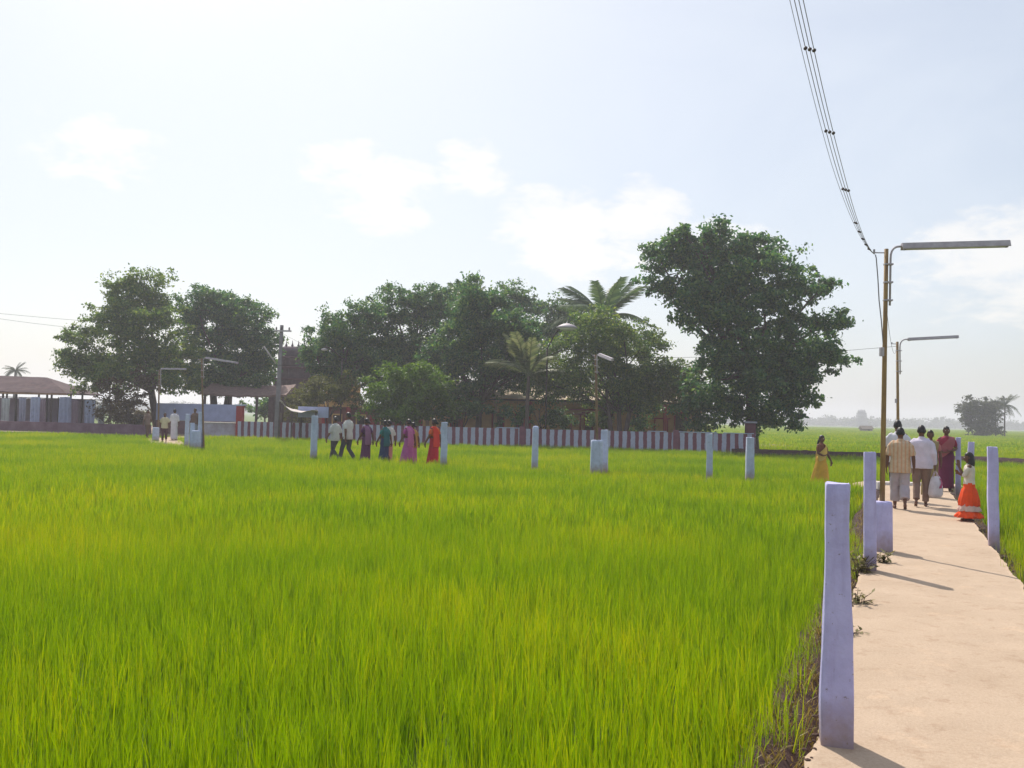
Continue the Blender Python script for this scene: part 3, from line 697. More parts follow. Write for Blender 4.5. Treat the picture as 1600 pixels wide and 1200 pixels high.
tree('shade_tree', 'low wide tree at the left end of the central grove', 530, 66.0,
     [(530, 530, 52, 36), (570, 505, 44, 26), (508, 562, 38, 32), (560, 560, 46, 36), (486, 545, 16, 18), (590, 590, 40, 26)],
     LEAF_DARK, dens=6, per=42, leaf=.18, cr=.6, trunk_r=.2, group=G_TREE, seed=3)
tree('shade_tree', 'airy tree with sky gaps in the upper left of the central grove', 655, 68.0,
     [(620, 478, 46, 30), (680, 468, 50, 28), (655, 500, 56, 30), (720, 478, 34, 34), (625, 540, 38, 36), (680, 550, 52, 40), (600, 500, 24, 22), (600, 560, 36, 34), (640, 570, 44, 26)],
     LEAF_DARK, dens=5.6, per=42, leaf=.17, cr=.55, trunk_r=.24, group=G_TREE, seed=4, holes=.08, limbs=18)
tree('shade_tree', 'dense rounded tree in the middle of the central grove', 745, 62.0,
     [(742, 468, 44, 30), (765, 535, 74, 56), (740, 590, 62, 30), (800, 525, 36, 44), (705, 560, 38, 40), (755, 500, 56, 34), (820, 570, 34, 34)],
     LEAF_DARK, dens=6.4, per=44, leaf=.18, cr=.6, trunk_r=.22, group=G_TREE, seed=5, limbs=14)
tree('shade_tree', 'thin sparse tree top rising behind the middle of the grove', 812, 76.0,
     [(806, 458, 24, 20), (825, 480, 34, 18), (862, 492, 34, 18), (880, 500, 34, 22), (840, 510, 40, 30)],
     LEAF_DARK, dens=4.4, per=36, leaf=.19, cr=.55, trunk_r=.18, group=G_TREE, seed=6)
tree('shade_tree', 'leftmost tree, tall pale green crown over the lamp and shed', 246, 66.0,
     [(208, 458, 36, 28), (236, 444, 22, 18), (180, 500, 46, 34), (130, 540, 36, 30), (232, 515, 58, 46), (150, 572, 46, 26), (210, 578, 60, 30), (272, 548, 38, 36), (165, 592, 44, 18), (275, 585, 36, 22), (110, 565, 18, 18), (250, 480, 20, 22), (190, 470, 20, 20)],
     LEAF_MID, dens=5.4, per=42, leaf=.18, cr=.62, trunk_r=.26, group=G_TREE, seed=7, fork=.4, holes=.05)
tree('shade_tree', 'dark domed tree right behind the leftmost tree', 343, 71.0,
     [(335, 500, 52, 40), (390, 505, 36, 34), (350, 550, 56, 34), (405, 548, 24, 34), (300, 478, 24, 18), (360, 588, 54, 20), (300, 592, 34, 24), (340, 472, 34, 18), (395, 580, 30, 22), (330, 600, 34, 16)],
     LEAF_DARK, dens=6.2, per=42, leaf=.19, cr=.6, trunk_r=.28, group=G_TREE, seed=8, trunks=2, fork=.42)
tree('shade_tree', 'small tree with drooping twigs between the left shed and the lamp', 205, 63.5,
     [(182, 612, 26, 22), (200, 640, 28, 18), (172, 645, 20, 20), (225, 600, 24, 16)],
     leaf_mat('brownish_leaves', (.05, .03, .02), (.09, .055, .03), (.12, .09, .035), .3), dens=4.5, per=30, leaf=.16, cr=.5, trunk_r=.09, group=G_TREE, seed=9, limbs=8)
G_SH = 'shrubs behind the striped wall'
tree('shrub', 'bright green bush overhanging the striped wall behind the walking women', 640, 58.5,
     [(632, 598, 56, 30), (600, 625, 38, 24), (668, 632, 42, 26), (690, 608, 24, 20), (640, 580, 34, 16), (630, 640, 50, 20)], LEAF_BRIGHT, dens=8, per=44, leaf=.15, cr=.5, trunk_r=.08, group=G_SH, seed=11, trunks=2, limbs=8, cat='shrub')
tree('shrub', 'olive feathery bush left of the bright green bush', 515, 60.5,
     [(500, 612, 36, 16), (545, 614, 34, 18), (520, 600, 30, 14), (478, 622, 20, 12)], LEAF_OLIVE, dens=9, per=44, leaf=.12, cr=.42, trunk_r=.06, group=G_SH, seed=12, limbs=7, cat='shrub')
tree('shrub', 'dark shrub between the temple doorways and the big tree', 1088, 58.0,
     [(1085, 640, 20, 26), (1060, 610, 24, 24), (1090, 600, 20, 24)], LEAF_OLIVE, dens=7, per=40, leaf=.13, cr=.42, trunk_r=.06, group=G_SH, seed=13, limbs=6, cat='shrub')
tree('shrub', 'low dark bush against the temple front behind the middle lamp pole', 845, 60.0,
     [(858, 640, 20, 22), (800, 650, 22, 20), (880, 655, 14, 14)], LEAF_DARK, dens=7, per=40, leaf=.14, cr=.42, trunk_r=.06, group=G_SH, seed=14, limbs=6, cat='shrub')
tree('shrub', 'dark bush beside the door under the round bushy tree', 995, 60.0,
     [(998, 645, 16, 26), (1010, 620, 22, 22), (985, 625, 18, 20)], LEAF_DARK, dens=7, per=40, leaf=.14, cr=.42, trunk_r=.06, group=G_SH, seed=15, limbs=6, cat='shrub')

tree('shrub', 'dark leafy shrub under the dense middle tree, before the hall roof edge', 722, 60.5,
     [(720, 632, 26, 18), (700, 645, 24, 16), (748, 645, 22, 14)], LEAF_DARK, dens=6, per=40, leaf=.15, cr=.45, trunk_r=.06, group=G_SH, seed=41, limbs=6, cat='shrub')
tree('shrub', 'dark shrub right of the middle lamp pole against the hall doors', 952, 60.0,
     [(946, 640, 18, 18), (966, 630, 20, 14), (925, 655, 14, 10)], LEAF_MID, dens=5, per=40, leaf=.15, cr=.45, trunk_r=.06, group=G_SH, seed=42, limbs=6, cat='shrub')

# ------------------------------------------------------------------ palms
def frond_mesh(name, L, droop, seed, nl=26, lw=.055, ll=.62):
    r = random.Random(seed); bm = bmesh.new(); pts = []
    for k in range(13):
        t = k/12; pts.append(Vector((0, L*(t-.10*t*t*droop), L*(.30*t-.62*droop*t*t))))
    tube(bm, pts, [.045*(1-t/13)+.008 for t in range(13)], 5)
    for k in range(nl):
        t = .14+.86*k/nl; i = min(11, int(t*12)); f = t*12-i; p = pts[i].lerp(pts[i+1], f); tg = (pts[i+1]-pts[i]).normalized()
        ln = ll*(math.sin(min(1, t*1.25+.12)*math.pi*.5)*(1-.55*max(0, t-.55)/.45))*r.uniform(.85, 1.1)
        for s in (-1, 1):
            dr = Vector((s*.72, 0, -.12-.45*droop*r.uniform(.6, 1.3)))+tg*.62; dr.normalize(); w = tg*lw*.5
            m = p+dr*ln*.55; e = p+dr*ln+Vector((0, 0, -.22*ln*droop))
            v = [bm.verts.new(q) for q in (p-w, p+w, m+w*.8, m-w*.8, e)]; bm.faces.new((v[0], v[1], v[2], v[3])); bm.faces.new((v[3], v[2], v[4]))
    me = bpy.data.meshes.new(name); bm.to_mesh(me); bm.free(); return me
LEAF_PALM = leaf_mat('palm_leaflets', (.030, .070, .024), (.052, .105, .032), (.10, .155, .05), .32, rough=.5)
LEAF_FARP = leaf_mat('far_palm_leaflets', (.035, .055, .025), (.05, .075, .03), (.08, .10, .04), .25)
def palm(name, label, px, crown_y, Y, frond_px, n=20, tr=.15, lean=.2, seed=0, lm=None, ground_z=0.0, group=None, nl=34, stiff=1.0, bare=None):
    rnd = random.Random(seed); b = at(px, 690, Y); b.z = ground_z; top = at(px, crown_y, Y); L = px2m(frond_px, Y)
    root = empty(name, b); tag(root, label, 'palm', group); h = top.z-b.z; bm = bmesh.new()
    pts = [Vector((lean*((k/8)**2-(k/8)), 0, -.3+(h+.3)*k/8)) for k in range(9)]
    tube(bm, pts, [tr*(1.4 if k == 0 else 1.05-.04*k) for k in range(9)], 9); fin('trunk', bm, M_BARK, root, True)
    var = [frond_mesh('frond', L, d, seed*10+i, nl, lw=.085*L/2.6, ll=.28*L) for i, d in enumerate((.45*stiff, .75*stiff, 1.05*stiff, 1.4*stiff))]
    for k in range(n):
        pit = rnd.uniform(-.35, 1.15) if bare is None else rnd.uniform(*bare); me = var[0 if pit > .75 else (1 if pit > .35 else (2 if pit > 0 else 3))]
        f = link('frond', me, lm or LEAF_PALM, root, (pts[-1].x, 0, pts[-1].z), (pit*.85, rnd.uniform(-.3, .3), 2*math.pi*(k*.382)+rnd.uniform(-.2, .2)))
        f.scale = [rnd.uniform(.82, 1.08)]*3
    return root
palm('coconut_palm', 'coconut palm whose arching fronds rise above the grove left of the big tree', 940, 500, 74, 92, n=28, seed=1, group='coconut palms', lean=.5)
palm('coconut_palm', 'low coconut palm with pale upright fronds before the grove, left of the dish lamp', 824, 588, 56.8, 78, n=14, seed=2, group='coconut palms', bare=(.1, 1.3), tr=.13,
     lm=leaf_mat('pale_palm_leaflets', (.07, .10, .04), (.12, .15, .06), (.22, .23, .11), .35))
palm('coconut_palm', 'coconut palm with only its tip fronds showing over the central grove', 722, 484, 84, 52, n=18, seed=3, group='coconut palms', bare=(.3, 1.4))

# far right clump and far left palm
G_FAR = 'palms far out in the fields'
palm('fan_palm', 'tallest palm of the far clump on the right, with drooping crown', 1570, 634, 178, 26, n=26, tr=.14, seed=5, lm=LEAF_FARP, group=G_FAR, nl=12, ground_z=GZ)
palm('fan_palm', 'slim palm at the left of the far palm pair on the right', 1556, 640, 181, 22, n=24, tr=.13, seed=6, lm=LEAF_FARP, group=G_FAR, nl=12, ground_z=GZ)
palm('coconut_palm', 'distant palm above the ridge of the left shed', 20, 580, 135, 22, n=24, tr=.2, seed=7, lm=LEAF_FARP, group=G_FAR, nl=14)
tree('field_tree', 'hazy round tree left of the two far palms on the right', 1530, 178, [(1525, 642, 20, 18), (1535, 655, 22, 18), (1545, 640, 14, 16), (1518, 632, 10, 10), (1540, 672, 24, 8)], leaf_mat('far_leaves', (.035, .045, .025), (.055, .07, .03), (.09, .10, .04), .3),
     dens=1.9, per=38, leaf=.36, cr=1.0, trunk_r=.3, seed=21, ground_z=GZ, limbs=6)
tree('field_tree', 'low grey green trees behind the right slope of the left shed roof', 125, 150, [(110, 640, 22, 10), (140, 642, 22, 9), (80, 644, 16, 8)], leaf_mat('far_leaves_left', (.035, .045, .025), (.055, .07, .03), (.09, .10, .04), .3), dens=1.4, per=36, leaf=.45, cr=1.0, trunk_r=.2, seed=22, limbs=4)

def treeline():
    rng = np.random.default_rng(5); cs, rs = [], []
    for k in range(560):
        px = rng.uniform(-120, 1720); Y = rng.uniform(800, 1000); h = rng.uniform(5.0, 8.0)*(1.25 if rng.random() < .15 else 1)
        b = at(px, 660, Y); w = rng.uniform(5, 11); n = 16; u = rng.normal(size=(n, 3)); u /= np.linalg.norm(u, axis=1)[:, None]
        c = np.array([b.x, b.y, GZ+h*.52]); cs.append(c+u*np.array([w, w*.5, h*.5])*rng.uniform(.4, 1, n)[:, None]); rs.append(np.full(n, 2.0))
    v = leaves_mesh('far_treeline', np.concatenate(cs), np.concatenate(rs), 12, 1.8, rng=rng)
    o = link('far_treeline', v, leaf_mat('treeline_leaves', (.03, .045, .025), (.045, .06, .03), (.07, .085, .035), .2)); tag(o, 'bluish hazy belt of trees along the horizon', 'trees', kind='stuff')
    # trunks and undergrowth that close the foot of the belt
    bm = bmesh.new(); rings = []
    for k in range(200):
        px = -200+k*2000/199; p = at(px, 660, 905); h = 3.4+1.3*mnoise.noise(Vector((k*.37, 0, 0)))+mnoise.noise(Vector((k*1.3, 4, 0)))
        rings.append([Vector((p.x, 900+8*math.sin(k), GZ-.2)), Vector((p.x, 903, GZ+h)), Vector((p.x, 911, GZ+h*.9)), Vector((p.x, 917, GZ-.2))])
    loft(bm, rings); o = fin('far_hedge', bm, mat('belt_undergrowth', (.05, .065, .03), (.03, .04, .02), scale=.3)); tag(o, 'low dense undergrowth below the far tree belt', 'trees', kind='stuff')
treeline()

# ------------------------------------------------------------------ far buildings in the fields
M_FARW = mat('distant_stucco', (.22, .21, .25), (.17, .16, .20), scale=.3)
def far_tower():
    Y = 700; b = at(1346, 660, Y); b.z = GZ; root = empty('temple_tower', b); tag(root, 'distant flat topped temple tower standing above the hazy tree belt', 'tower')
    s = Y/FPX; z1 = at(1346, 645, Y).z-GZ
    for k in range(6):
        f0, f1 = k/6, (k+1)/6; w0 = 17*s*(1-.30*f0); bm = bmesh.new(); box(bm, (0, 0, z1*(f0+f1)/2), (w0, w0*.7, z1/6*.8), 0, .1); box(bm, (0, 0, z1*f1-.12), (w0*1.06, w0*.76, z1/6*.16)); fin('storey', bm, M_FARW, root)
    bm = bmesh.new(); tube(bm, [Vector((-5.6*s, 0, z1+.6)), Vector((5.6*s, 0, z1+.6))], 1.1, 10); fin('barrel_roof', bm, M_FARW, root, True)
    for k in range(5):
        bm = bmesh.new(); x = (-4.4+k*2.2)*s; tube(bm, [Vector((x, 0, z1+1.4)), Vector((x, 0, z1+1.9)), Vector((x, 0, z1+2.6))], [.25, .3, .04], 6); fin('finial', bm, M_FARW, root, True)
far_tower()
def hut():
    Y = 235; b = at(1353, 680, Y); b.z = GZ; root = empty('field_hut', b); tag(root, 'tiny thatched hut far out in the green field below the distant tower', 'hut'); w = px2m(19, Y)
    bm = bmesh.new(); box(bm, (0, 0, .5), (w*.8, 2.2, 1.0)); fin('wall', bm, mat('hut_mud', (.22, .18, .17), scale=2), root)
    bm = bmesh.new(); loft(bm, [[Vector((x, -1.5, .95)), Vector((x, 0, 1.75)), Vector((x, 1.5, .95))] for x in (-w*.5, -w*.3, w*.3, w*.5)]); fin('roof', bm, mat('hut_thatch', (.16, .13, .11), scale=3), root)
    bm = bmesh.new(); box(bm, (w*.1, -1.12, .42), (.6, .06, .8)); fin('door', bm, mat('hut_door', (.05, .04, .04)), root)
hut()

# ------------------------------------------------------------------ temple compound
M_STRIPE = stripes_mat('red_white_temple_stripes', (.20, .065, .10), (.44, .47, .62), .455, 0, .46, .22, 2.8)
M_CREAM = mat('ochre_limewash', (.64, .43, .17), (.50, .31, .13), scale=2.5, rough=.95)
M_RED = mat('red_ochre_paint', (.36, .035, .035), (.24, .028, .035), scale=5, rough=.85)
M_DARKW = mat('dark_wood', (.045, .03, .03), (.03, .02, .02), scale=6)
M_ROOF = mat('cream_tile_sheets', (.64, .53, .40), (.48, .37, .27), scale=2.2, rough=.9, bump=.4, bscale=6)
M_BROWN = mat('old_brown_tiles', (.11, .066, .070), (.065, .04, .05), scale=3, rough=.95, bump=.5, bscale=9)
M_BLUE = mat('pale_blue_paint', (.36, .40, .60), (.28, .31, .48), scale=2, rough=.85)
M_YARD = mat('temple_yard_earth', (.26, .19, .13), (.17, .12, .09), scale=1.2, rough=.95, bump=.4)
def yard():
    bm = bmesh.new(); pts = [(WALL_PTS[0][0]+.4, WALL_PTS[0][1]+.15), (WALL_PTS[1][0], WALL_PTS[1][1]+.1), (WALL_PTS[2][0], WALL_PTS[2][1]+.1), (-22, 59.0), (-26, 60.5), (-60, 62), (-60, 92), (22, 92), (20, 60)]
    lo = [bm.verts.new((x, y, GZ-.1)) for x, y in pts]; hi = [bm.verts.new((x, y, .0)) for x, y in pts]; bm.faces.new(hi)
    for k in range(len(pts)): bm.faces.new((lo[k], lo[(k+1) % len(pts)], hi[(k+1) % len(pts)], hi[k]))
    tag(fin('yard', bm, M_YARD), 'bare earth yard of the temple under the trees', 'yard', kind='structure')
yard()
M_PIER = mat('plum_pier_paint', (.20, .075, .11), (.14, .05, .08), scale=4)
def temple_wall():
    root = empty('temple_wall', (WALL_PTS[0][0], WALL_PTS[0][1], 0)); tag(root, 'long low compound wall painted in dark red and white vertical stripes', 'wall')
    O = Vector(root.location)
    for i, (a, b) in enumerate(zip(WALL_PTS, WALL_PTS[1:])):
        A = Vector((*a, 0)); Bv = Vector((*b, 0)); d = Bv-A; L = d.length; rz = math.atan2(d.y, d.x); h = 1.0
        bm = bmesh.new(); nseg = int(L/1.2); rings = []
        for k in range(nseg+1):
            x = L*k/nseg; dz = .02*mnoise.noise(Vector((k*.5, i, 0))); t = .11
            rings.append([Vector((x, -t, GZ-.2)), Vector((x, -t, h+dz)), Vector((x, t, h+dz)), Vector((x, t, GZ-.2))])
        loft(bm, rings); fin('striped_panel', bm, M_STRIPE, root, loc=A-O, rot=(0, 0, rz))
        if i == 0:
            for (f0, f1) in ((.005, .10), (.12, .26), (.28, .34)):
                bm = bmesh.new(); box(bm, (L*(f0+f1)/2, 0, h+.035), (L*(f1-f0), .28, .04), bev=.01); fin('coping', bm, M_WASH2, root, loc=A-O, rot=(0, 0, rz))
            bm = bmesh.new(); box(bm, (L*.79, 0, h+.03), (1.6, .28, .04), bev=.01); fin('coping', bm, M_WASH2, root, loc=A-O, rot=(0, 0, rz))
        for k in range(1, 4 if i == 0 else 2):
            bm = bmesh.new(); box(bm, (L*k/(4 if i == 0 else 2), 0, .38), (.3, .34, 1.5), bev=.01); fin('pier', bm, M_PIER, root, loc=A-O, rot=(0, 0, rz))
    def pillar(px, ty, Y, w, cap, m, m2):
        p = at(px, 690, Y); p.z = 0; h = at(px, ty, Y).z; bm = bmesh.new(); box(bm, (0, 0, h/2-.2), (w, w, h+.4), bev=.02); fin('end_pillar', bm, m, root, loc=p-O)
        bm = bmesh.new(); box(bm, (0, 0, h+.04), (w*1.25, w*1.25, .10), bev=.02); fin('pillar_cap', bm, m2, root, loc=p-O)
    pillar(374, 634, 60.1, .42, True, M_RED, M_WASH2); pillar(1172, 661, 53.3, .5, True, mat('dark_plum_paint', (.14, .045, .06), (.09, .03, .05), scale=4), mat('grey_cap', (.34, .34, .42), scale=5))
temple_wall()
def ledge():
    a = at(312, 690, 61); b = at(366, 690, 60.4); bm = bmesh.new(); h = at(340, 661, 60.7).z
    box(bm, ((a.x+b.x)/2, 60.7, h/2-.25), (b.x-a.x, .5, h+.5), bev=.03); o = empty('entrance_parapet', ((a.x+b.x)/2, 60.7, 0)); bm2 = bmesh.new()
    for v in bm.verts: v.co -= o.location
    fin('wall', bm, mat('stained_limewash', (.42, .42, .52), (.28, .25, .30), scale=2), o)
    box(bm2, (0, 0, h+.03), (b.x-a.x+.1, .62, .06), bev=.01); fin('coping', bm2, M_KERB, o); tag(o, 'low stained white parapet with pale coping at the temple entrance', 'parapet')
    a = at(243, 690, 65.5); b = at(369, 690, 65.5); h = at(300, 631, 65.5).z; o = empty('entrance_wall', ((a.x+b.x)/2, 65.5, 0))
    bm = bmesh.new(); box(bm, (0, 0, h*.72), (b.x-a.x, .22, h*.56), bev=.01); fin('painted_panel', bm, M_BLUE, o)
    bm = bmesh.new(); box(bm, (0, .02, h*.21), (b.x-a.x-.1, .3, h*.44+.02), bev=.01); fin('plinth', bm, mat('stained_plinth', (.22, .12, .13), (.14, .08, .10), scale=2), o)
    tag(o, 'pale blue painted wall behind the temple entrance under the dark domed tree', 'wall')
ledge()

def temple_hall():
    Y = 63.5; x0, x1 = at(660, 650, Y).x, at(1098, 650, Y).x; cx = (x0+x1)/2; W_ = x1-x0
    root = empty('temple_hall', (cx, Y, 0)); tag(root, 'long ochre temple hall with pale sloping roof half hidden by the grove', 'building')
    ze = at(800, 622, Y).z; zr = ze+1.15
    bm = bmesh.new(); box(bm, (0, 2.6, ze/2), (W_, 4.6, ze), bev=.02); fin('wall', bm, M_CREAM, root)
    bm = bmesh.new(); box(bm, (0, -.2, .22), (W_+.3, 1.2, .44), bev=.03); fin('plinth', bm, M_RED, root)
    # roof of ribbed sheets
    for s in (0, 1):
        bm = bmesh.new(); nx = int(W_/.16); r0, r1, r2 = [], [], []
        rows = ((-.95, ze-.05), (.8, ze+.5), (2.6, zr)) if s == 0 else ((6.1, ze-.05), (4.4, ze+.5), (2.6, zr-.004))
        grid = []
        for k in range(nx+1):
            x = -W_/2-.3+(W_+.6)*k/nx; j = .03*(k % 2); w = .05*mnoise.noise(Vector((x*.4, 0, 0)))
            grid.append([bm.verts.new((x, y, z+j+w)) for y, z in rows])
        for a, b in zip(grid, grid[1:]):
            for i in range(2): bm.faces.new((a[i], b[i], b[i+1], a[i+1]))
        o = fin('roof_slope', bm, M_ROOF, root); o.modifiers.new('t', 'SOLIDIFY').thickness = .03
    bm = bmesh.new(); box(bm, (0, -.93, ze-.14), (W_+.5, .08, .10)); fin('eave_beam', bm, M_DARKW, root)
    n = 9
    for k in range(n):
        x = -W_/2+.4+(W_-.8)*k/(n-1); bm = bmesh.new(); box(bm, (x, -.75, (ze-.2)/2), (.22, .22, ze-.2), bev=.02); box(bm, (x, -.75, ze-.32), (.36, .36, .14), bev=.02); fin('pillar', bm, M_RED if k % 2 else mat('pillar_ochre%d' % k, (.36, .25, .15), scale=4), root)
    def opening(pxc, wpx, top, bot, kind):
        c = at(pxc, 660, Y).x-cx; w = px2m(wpx, Y); zt, zb = at(pxc, top, Y).z, max(.44, at(pxc, bot, Y).z); f = None
        bm = bmesh.new(); t = .09
        for dx in (-w/2, w/2): box(bm, (c+dx, .27, (zt+zb)/2), (t, .14, zt-zb))
        box(bm, (c, .262, zt+t/2), (w+.34, .16, t))
        if kind == 'window': box(bm, (c, .262, zb-t/2), (w+.2, .16, t))
        f = fin('door_frame' if kind == 'door' else 'window_frame', bm, M_RED, root)
        bm = bmesh.new(); box(bm, (c, .285, (zt+zb)/2), (w-t, .05, zt-zb)); fin('door_leaf' if kind == 'door' else 'shutter', bm, M_DARKW if kind != 'niche' else M_CREAM, f)
        if kind == 'window':
            for k in range(3): bm = bmesh.new(); box(bm, (c+(k-1)*w*.25, .25, (zt+zb)/2), (.03, .03, zt-zb)); fin('bar', bm, M_RED, f)
    opening(712, 16, 648, 674, 'window'); opening(778, 18, 646, 690, 'door'); opening(812, 14, 649, 672, 'window')
    opening(900, 14, 648, 672, 'niche'); opening(920, 13, 646, 690, 'door'); opening(948, 14, 648, 672, 'window'); opening(1034, 20, 655, 690, 'niche'); opening(1064, 18, 646, 690, 'door')
    for px in (905, 955, 1050):
        bm = bmesh.new(); c = at(px, 640, Y).x-cx; box(bm, (c, .25, at(px, 640, Y).z), (px2m(54, Y), .09, .12), bev=.01); fin('red_band', bm, M_RED, root)
temple_hall()

def low_hall():
    Y = 65.5; a, b = at(497, 650, Y).x, at(668, 650, Y).x; h = at(580, 637, Y).z; root = empty('temple_hall', ((a+b)/2, Y, 0)); tag(root, 'low red brown hall front behind the walking men and the bright bush', 'building')
    bm = bmesh.new(); box(bm, (0, 1.5, h/2), (b-a, 2.6, h), bev=.02); fin('wall', bm, mat('red_brown_wall', (.30, .13, .10), (.20, .085, .08), scale=2), root)
    bm = bmesh.new(); box(bm, (0, 1.4, h+.08), (b-a+.4, 3.2, .16), bev=.03); fin('roof_slab', bm, M_CREAM, root)
    for k in range(5):
        x = (k-2)*(b-a)*.22; bm = bmesh.new(); box(bm, (x, .02, h/2), (.3, .5, h), bev=.02); fin('pilaster', bm, M_RED, root)
        if k < 4: bm = bmesh.new(); box(bm, (x+(b-a)*.11, .16, h*.5), (.7, .12, h*.55)); f = fin('window_frame', bm, M_CREAM, root); bm = bmesh.new(); box(bm, (x+(b-a)*.11, .10, h*.5), (.5, .06, h*.45)); fin('shutter', bm, M_DARKW, f)
low_hall()
G_BK = 'bushes at the back of the temple yard'
tree('shrub', 'dark thicket seen under the lean-to roof behind the red entrance pillar', 410, 84.0, [(395, 640, 22, 12), (425, 636, 20, 16), (450, 640, 22, 14)], LEAF_DARK, dens=3.2, per=40, leaf=.24, cr=.7, trunk_r=.08, group=G_BK, seed=31, limbs=6, cat='shrub')
tree('shrub', 'brownish thicket between the small drooping tree and the leftmost trunk', 212, 72.0, [(208, 650, 22, 12), (232, 652, 16, 10), (190, 654, 16, 10)], leaf_mat('dull_thicket', (.05, .04, .025), (.085, .07, .035), (.13, .11, .05), .3), dens=4, per=40, leaf=.2, cr=.55, trunk_r=.06, group=G_BK, seed=32, limbs=6, cat='shrub')
tree('shrub', 'dark bush filling the gap left of the low red brown hall', 470, 70.0, [(470, 640, 26, 18), (490, 625, 20, 16)], LEAF_OLIVE, dens=4.5, per=40, leaf=.2, cr=.55, trunk_r=.06, group=G_BK, seed=33, limbs=6, cat='shrub')

M_TOWER = mat('weathered_tower_stucco', (.15, .11, .13), (.09, .065, .085), scale=3, rough=.95, bump=.5)
M_FIG = mat('pale_stucco_figure', (.50, .46, .46), (.36, .33, .35), scale=5)
def gopuram():
    Y = 78; b = at(462, 690, Y); b.z = 0; root = empty('temple_tower', b); tag(root, 'dark tiered gate tower with a row of finials, behind the crossarm pole', 'tower')
    tiers = [(610, 690, 82), (592, 610, 70), (574, 592, 60), (558, 574, 52)]
    for (ty, by, w) in tiers:
        z1, z0 = at(462, ty, Y).z, max(0, at(462, by, Y).z); ww = px2m(w, Y); bm = bmesh.new(); box(bm, (0, 0, (z0+z1)/2), (ww*.92, 2.6*ww/4, z1-z0), bev=.02)
        for k in range(5): box(bm, (ww*(k-2)*.19, -1.3*ww/4-.03, (z0+z1)/2), (.16, .16, (z1-z0)*.7), bev=.02)
        t = fin('storey', bm, M_TOWER, root)
        bm = bmesh.new(); box(bm, (0, 0, z1-.06), (ww*1.04, 2.9*ww/4, .16), bev=.04); fin('cornice', bm, mat('faded_red_band', (.14, .075, .095), scale=4), t)
        for s in (-1, 1):
            bm = bmesh.new(); x = s*ww*.47; tube(bm, [Vector((x, -.8, z1)), Vector((x, -.8, z1+.12)), Vector((x, -.8, z1+.3)), Vector((x, -.8, z1+.44))], [.16, .2, .13, .1], 8, round_ends=True); fin('corner_figure', bm, M_FIG if w > 60 else M_TOWER, t, True)
    z = at(462, 558, Y).z; ww = px2m(48, Y); bm = bmesh.new()
    for sx in (0,): tube(bm, [Vector((-ww/2, 0, z+.2)), Vector((-ww*.46, 0, z+.25)), Vector((ww*.46, 0, z+.25)), Vector((ww/2, 0, z+.2))], [.5, .62, .62, .5], 12)
    fin('barrel_roof', bm, M_TOWER, root, True)
    for k in range(5):
        x = (k-2)*ww*.2; bm = bmesh.new(); tube(bm, [Vector((x, 0, z+.8)), Vector((x, 0, z+.95)), Vector((x, 0, z+1.05)), Vector((x, 0, z+1.35))], [.06, .11, .05, .015], 8); fin('finial', bm, M_TOWER, root, True)
gopuram()
def shrine():
    Y = 69.0; b = at(534, 690, Y); b.z = 0; root = empty('shrine', b); tag(root, 'small arched roof shrine with pale figures on top, before the left grove', 'shrine')
    M_S = mat('shrine_stucco', (.30, .20, .17), (.20, .13, .13), scale=3); zc = at(534, 575, Y).z; za = at(534, 603, Y).z; w = px2m(32, Y)
    bm = bmesh.new(); box(bm, (0, 0, za/2), (w*1.5, 1.8, za), bev=.03); fin('base', bm, M_CREAM, root)
    bm = bmesh.new(); prof = []
    for k in range(13):
        a = math.pi*k/12; prof.append((math.cos(a)*w*.5, math.sin(a)*(zc-za)))
    loft(bm, [[Vector((x, y, za+z)) for x, z in prof] for y in (-.7, .7)]); fin('arched_roof', bm, M_S, root, True)
    bm = bmesh.new(); tube(bm, [Vector((x*1.02, -.72, za+z*1.02)) for x, z in prof], .07, 6); fin('arch_rib', bm, mat('orange_band', (.42, .19, .08), scale=4), root, True)
    bm = bmesh.new(); loft(bm, [[Vector((x*.5, y, za+z*.55)) for x, z in prof] for y in (-.76, -.69)]); fin('niche', bm, M_DARKW, root)
    bm = bmesh.new(); box(bm, (0, 0, zc+.04), (w*.95, 1.1, .14), bev=.03); fin('cornice', bm, mat('orange_cornice', (.42, .2, .09), scale=4), root)
    for k, x in enumerate((-.3, .05, .34)):
        bm = bmesh.new(); hgt = (.42, .55, .62)[k]; tube(bm, [Vector((x*w, -.2, zc+.1)), Vector((x*w, -.2, zc+.1+hgt*.45)), Vector((x*w, -.2, zc+.1+hgt*.65)), Vector((x*w, -.2, zc+.1+hgt*.9))], [.15, .17, .07, .09], 9, round_ends=True); fin('figure', bm, M_FIG, root, True)
shrine()

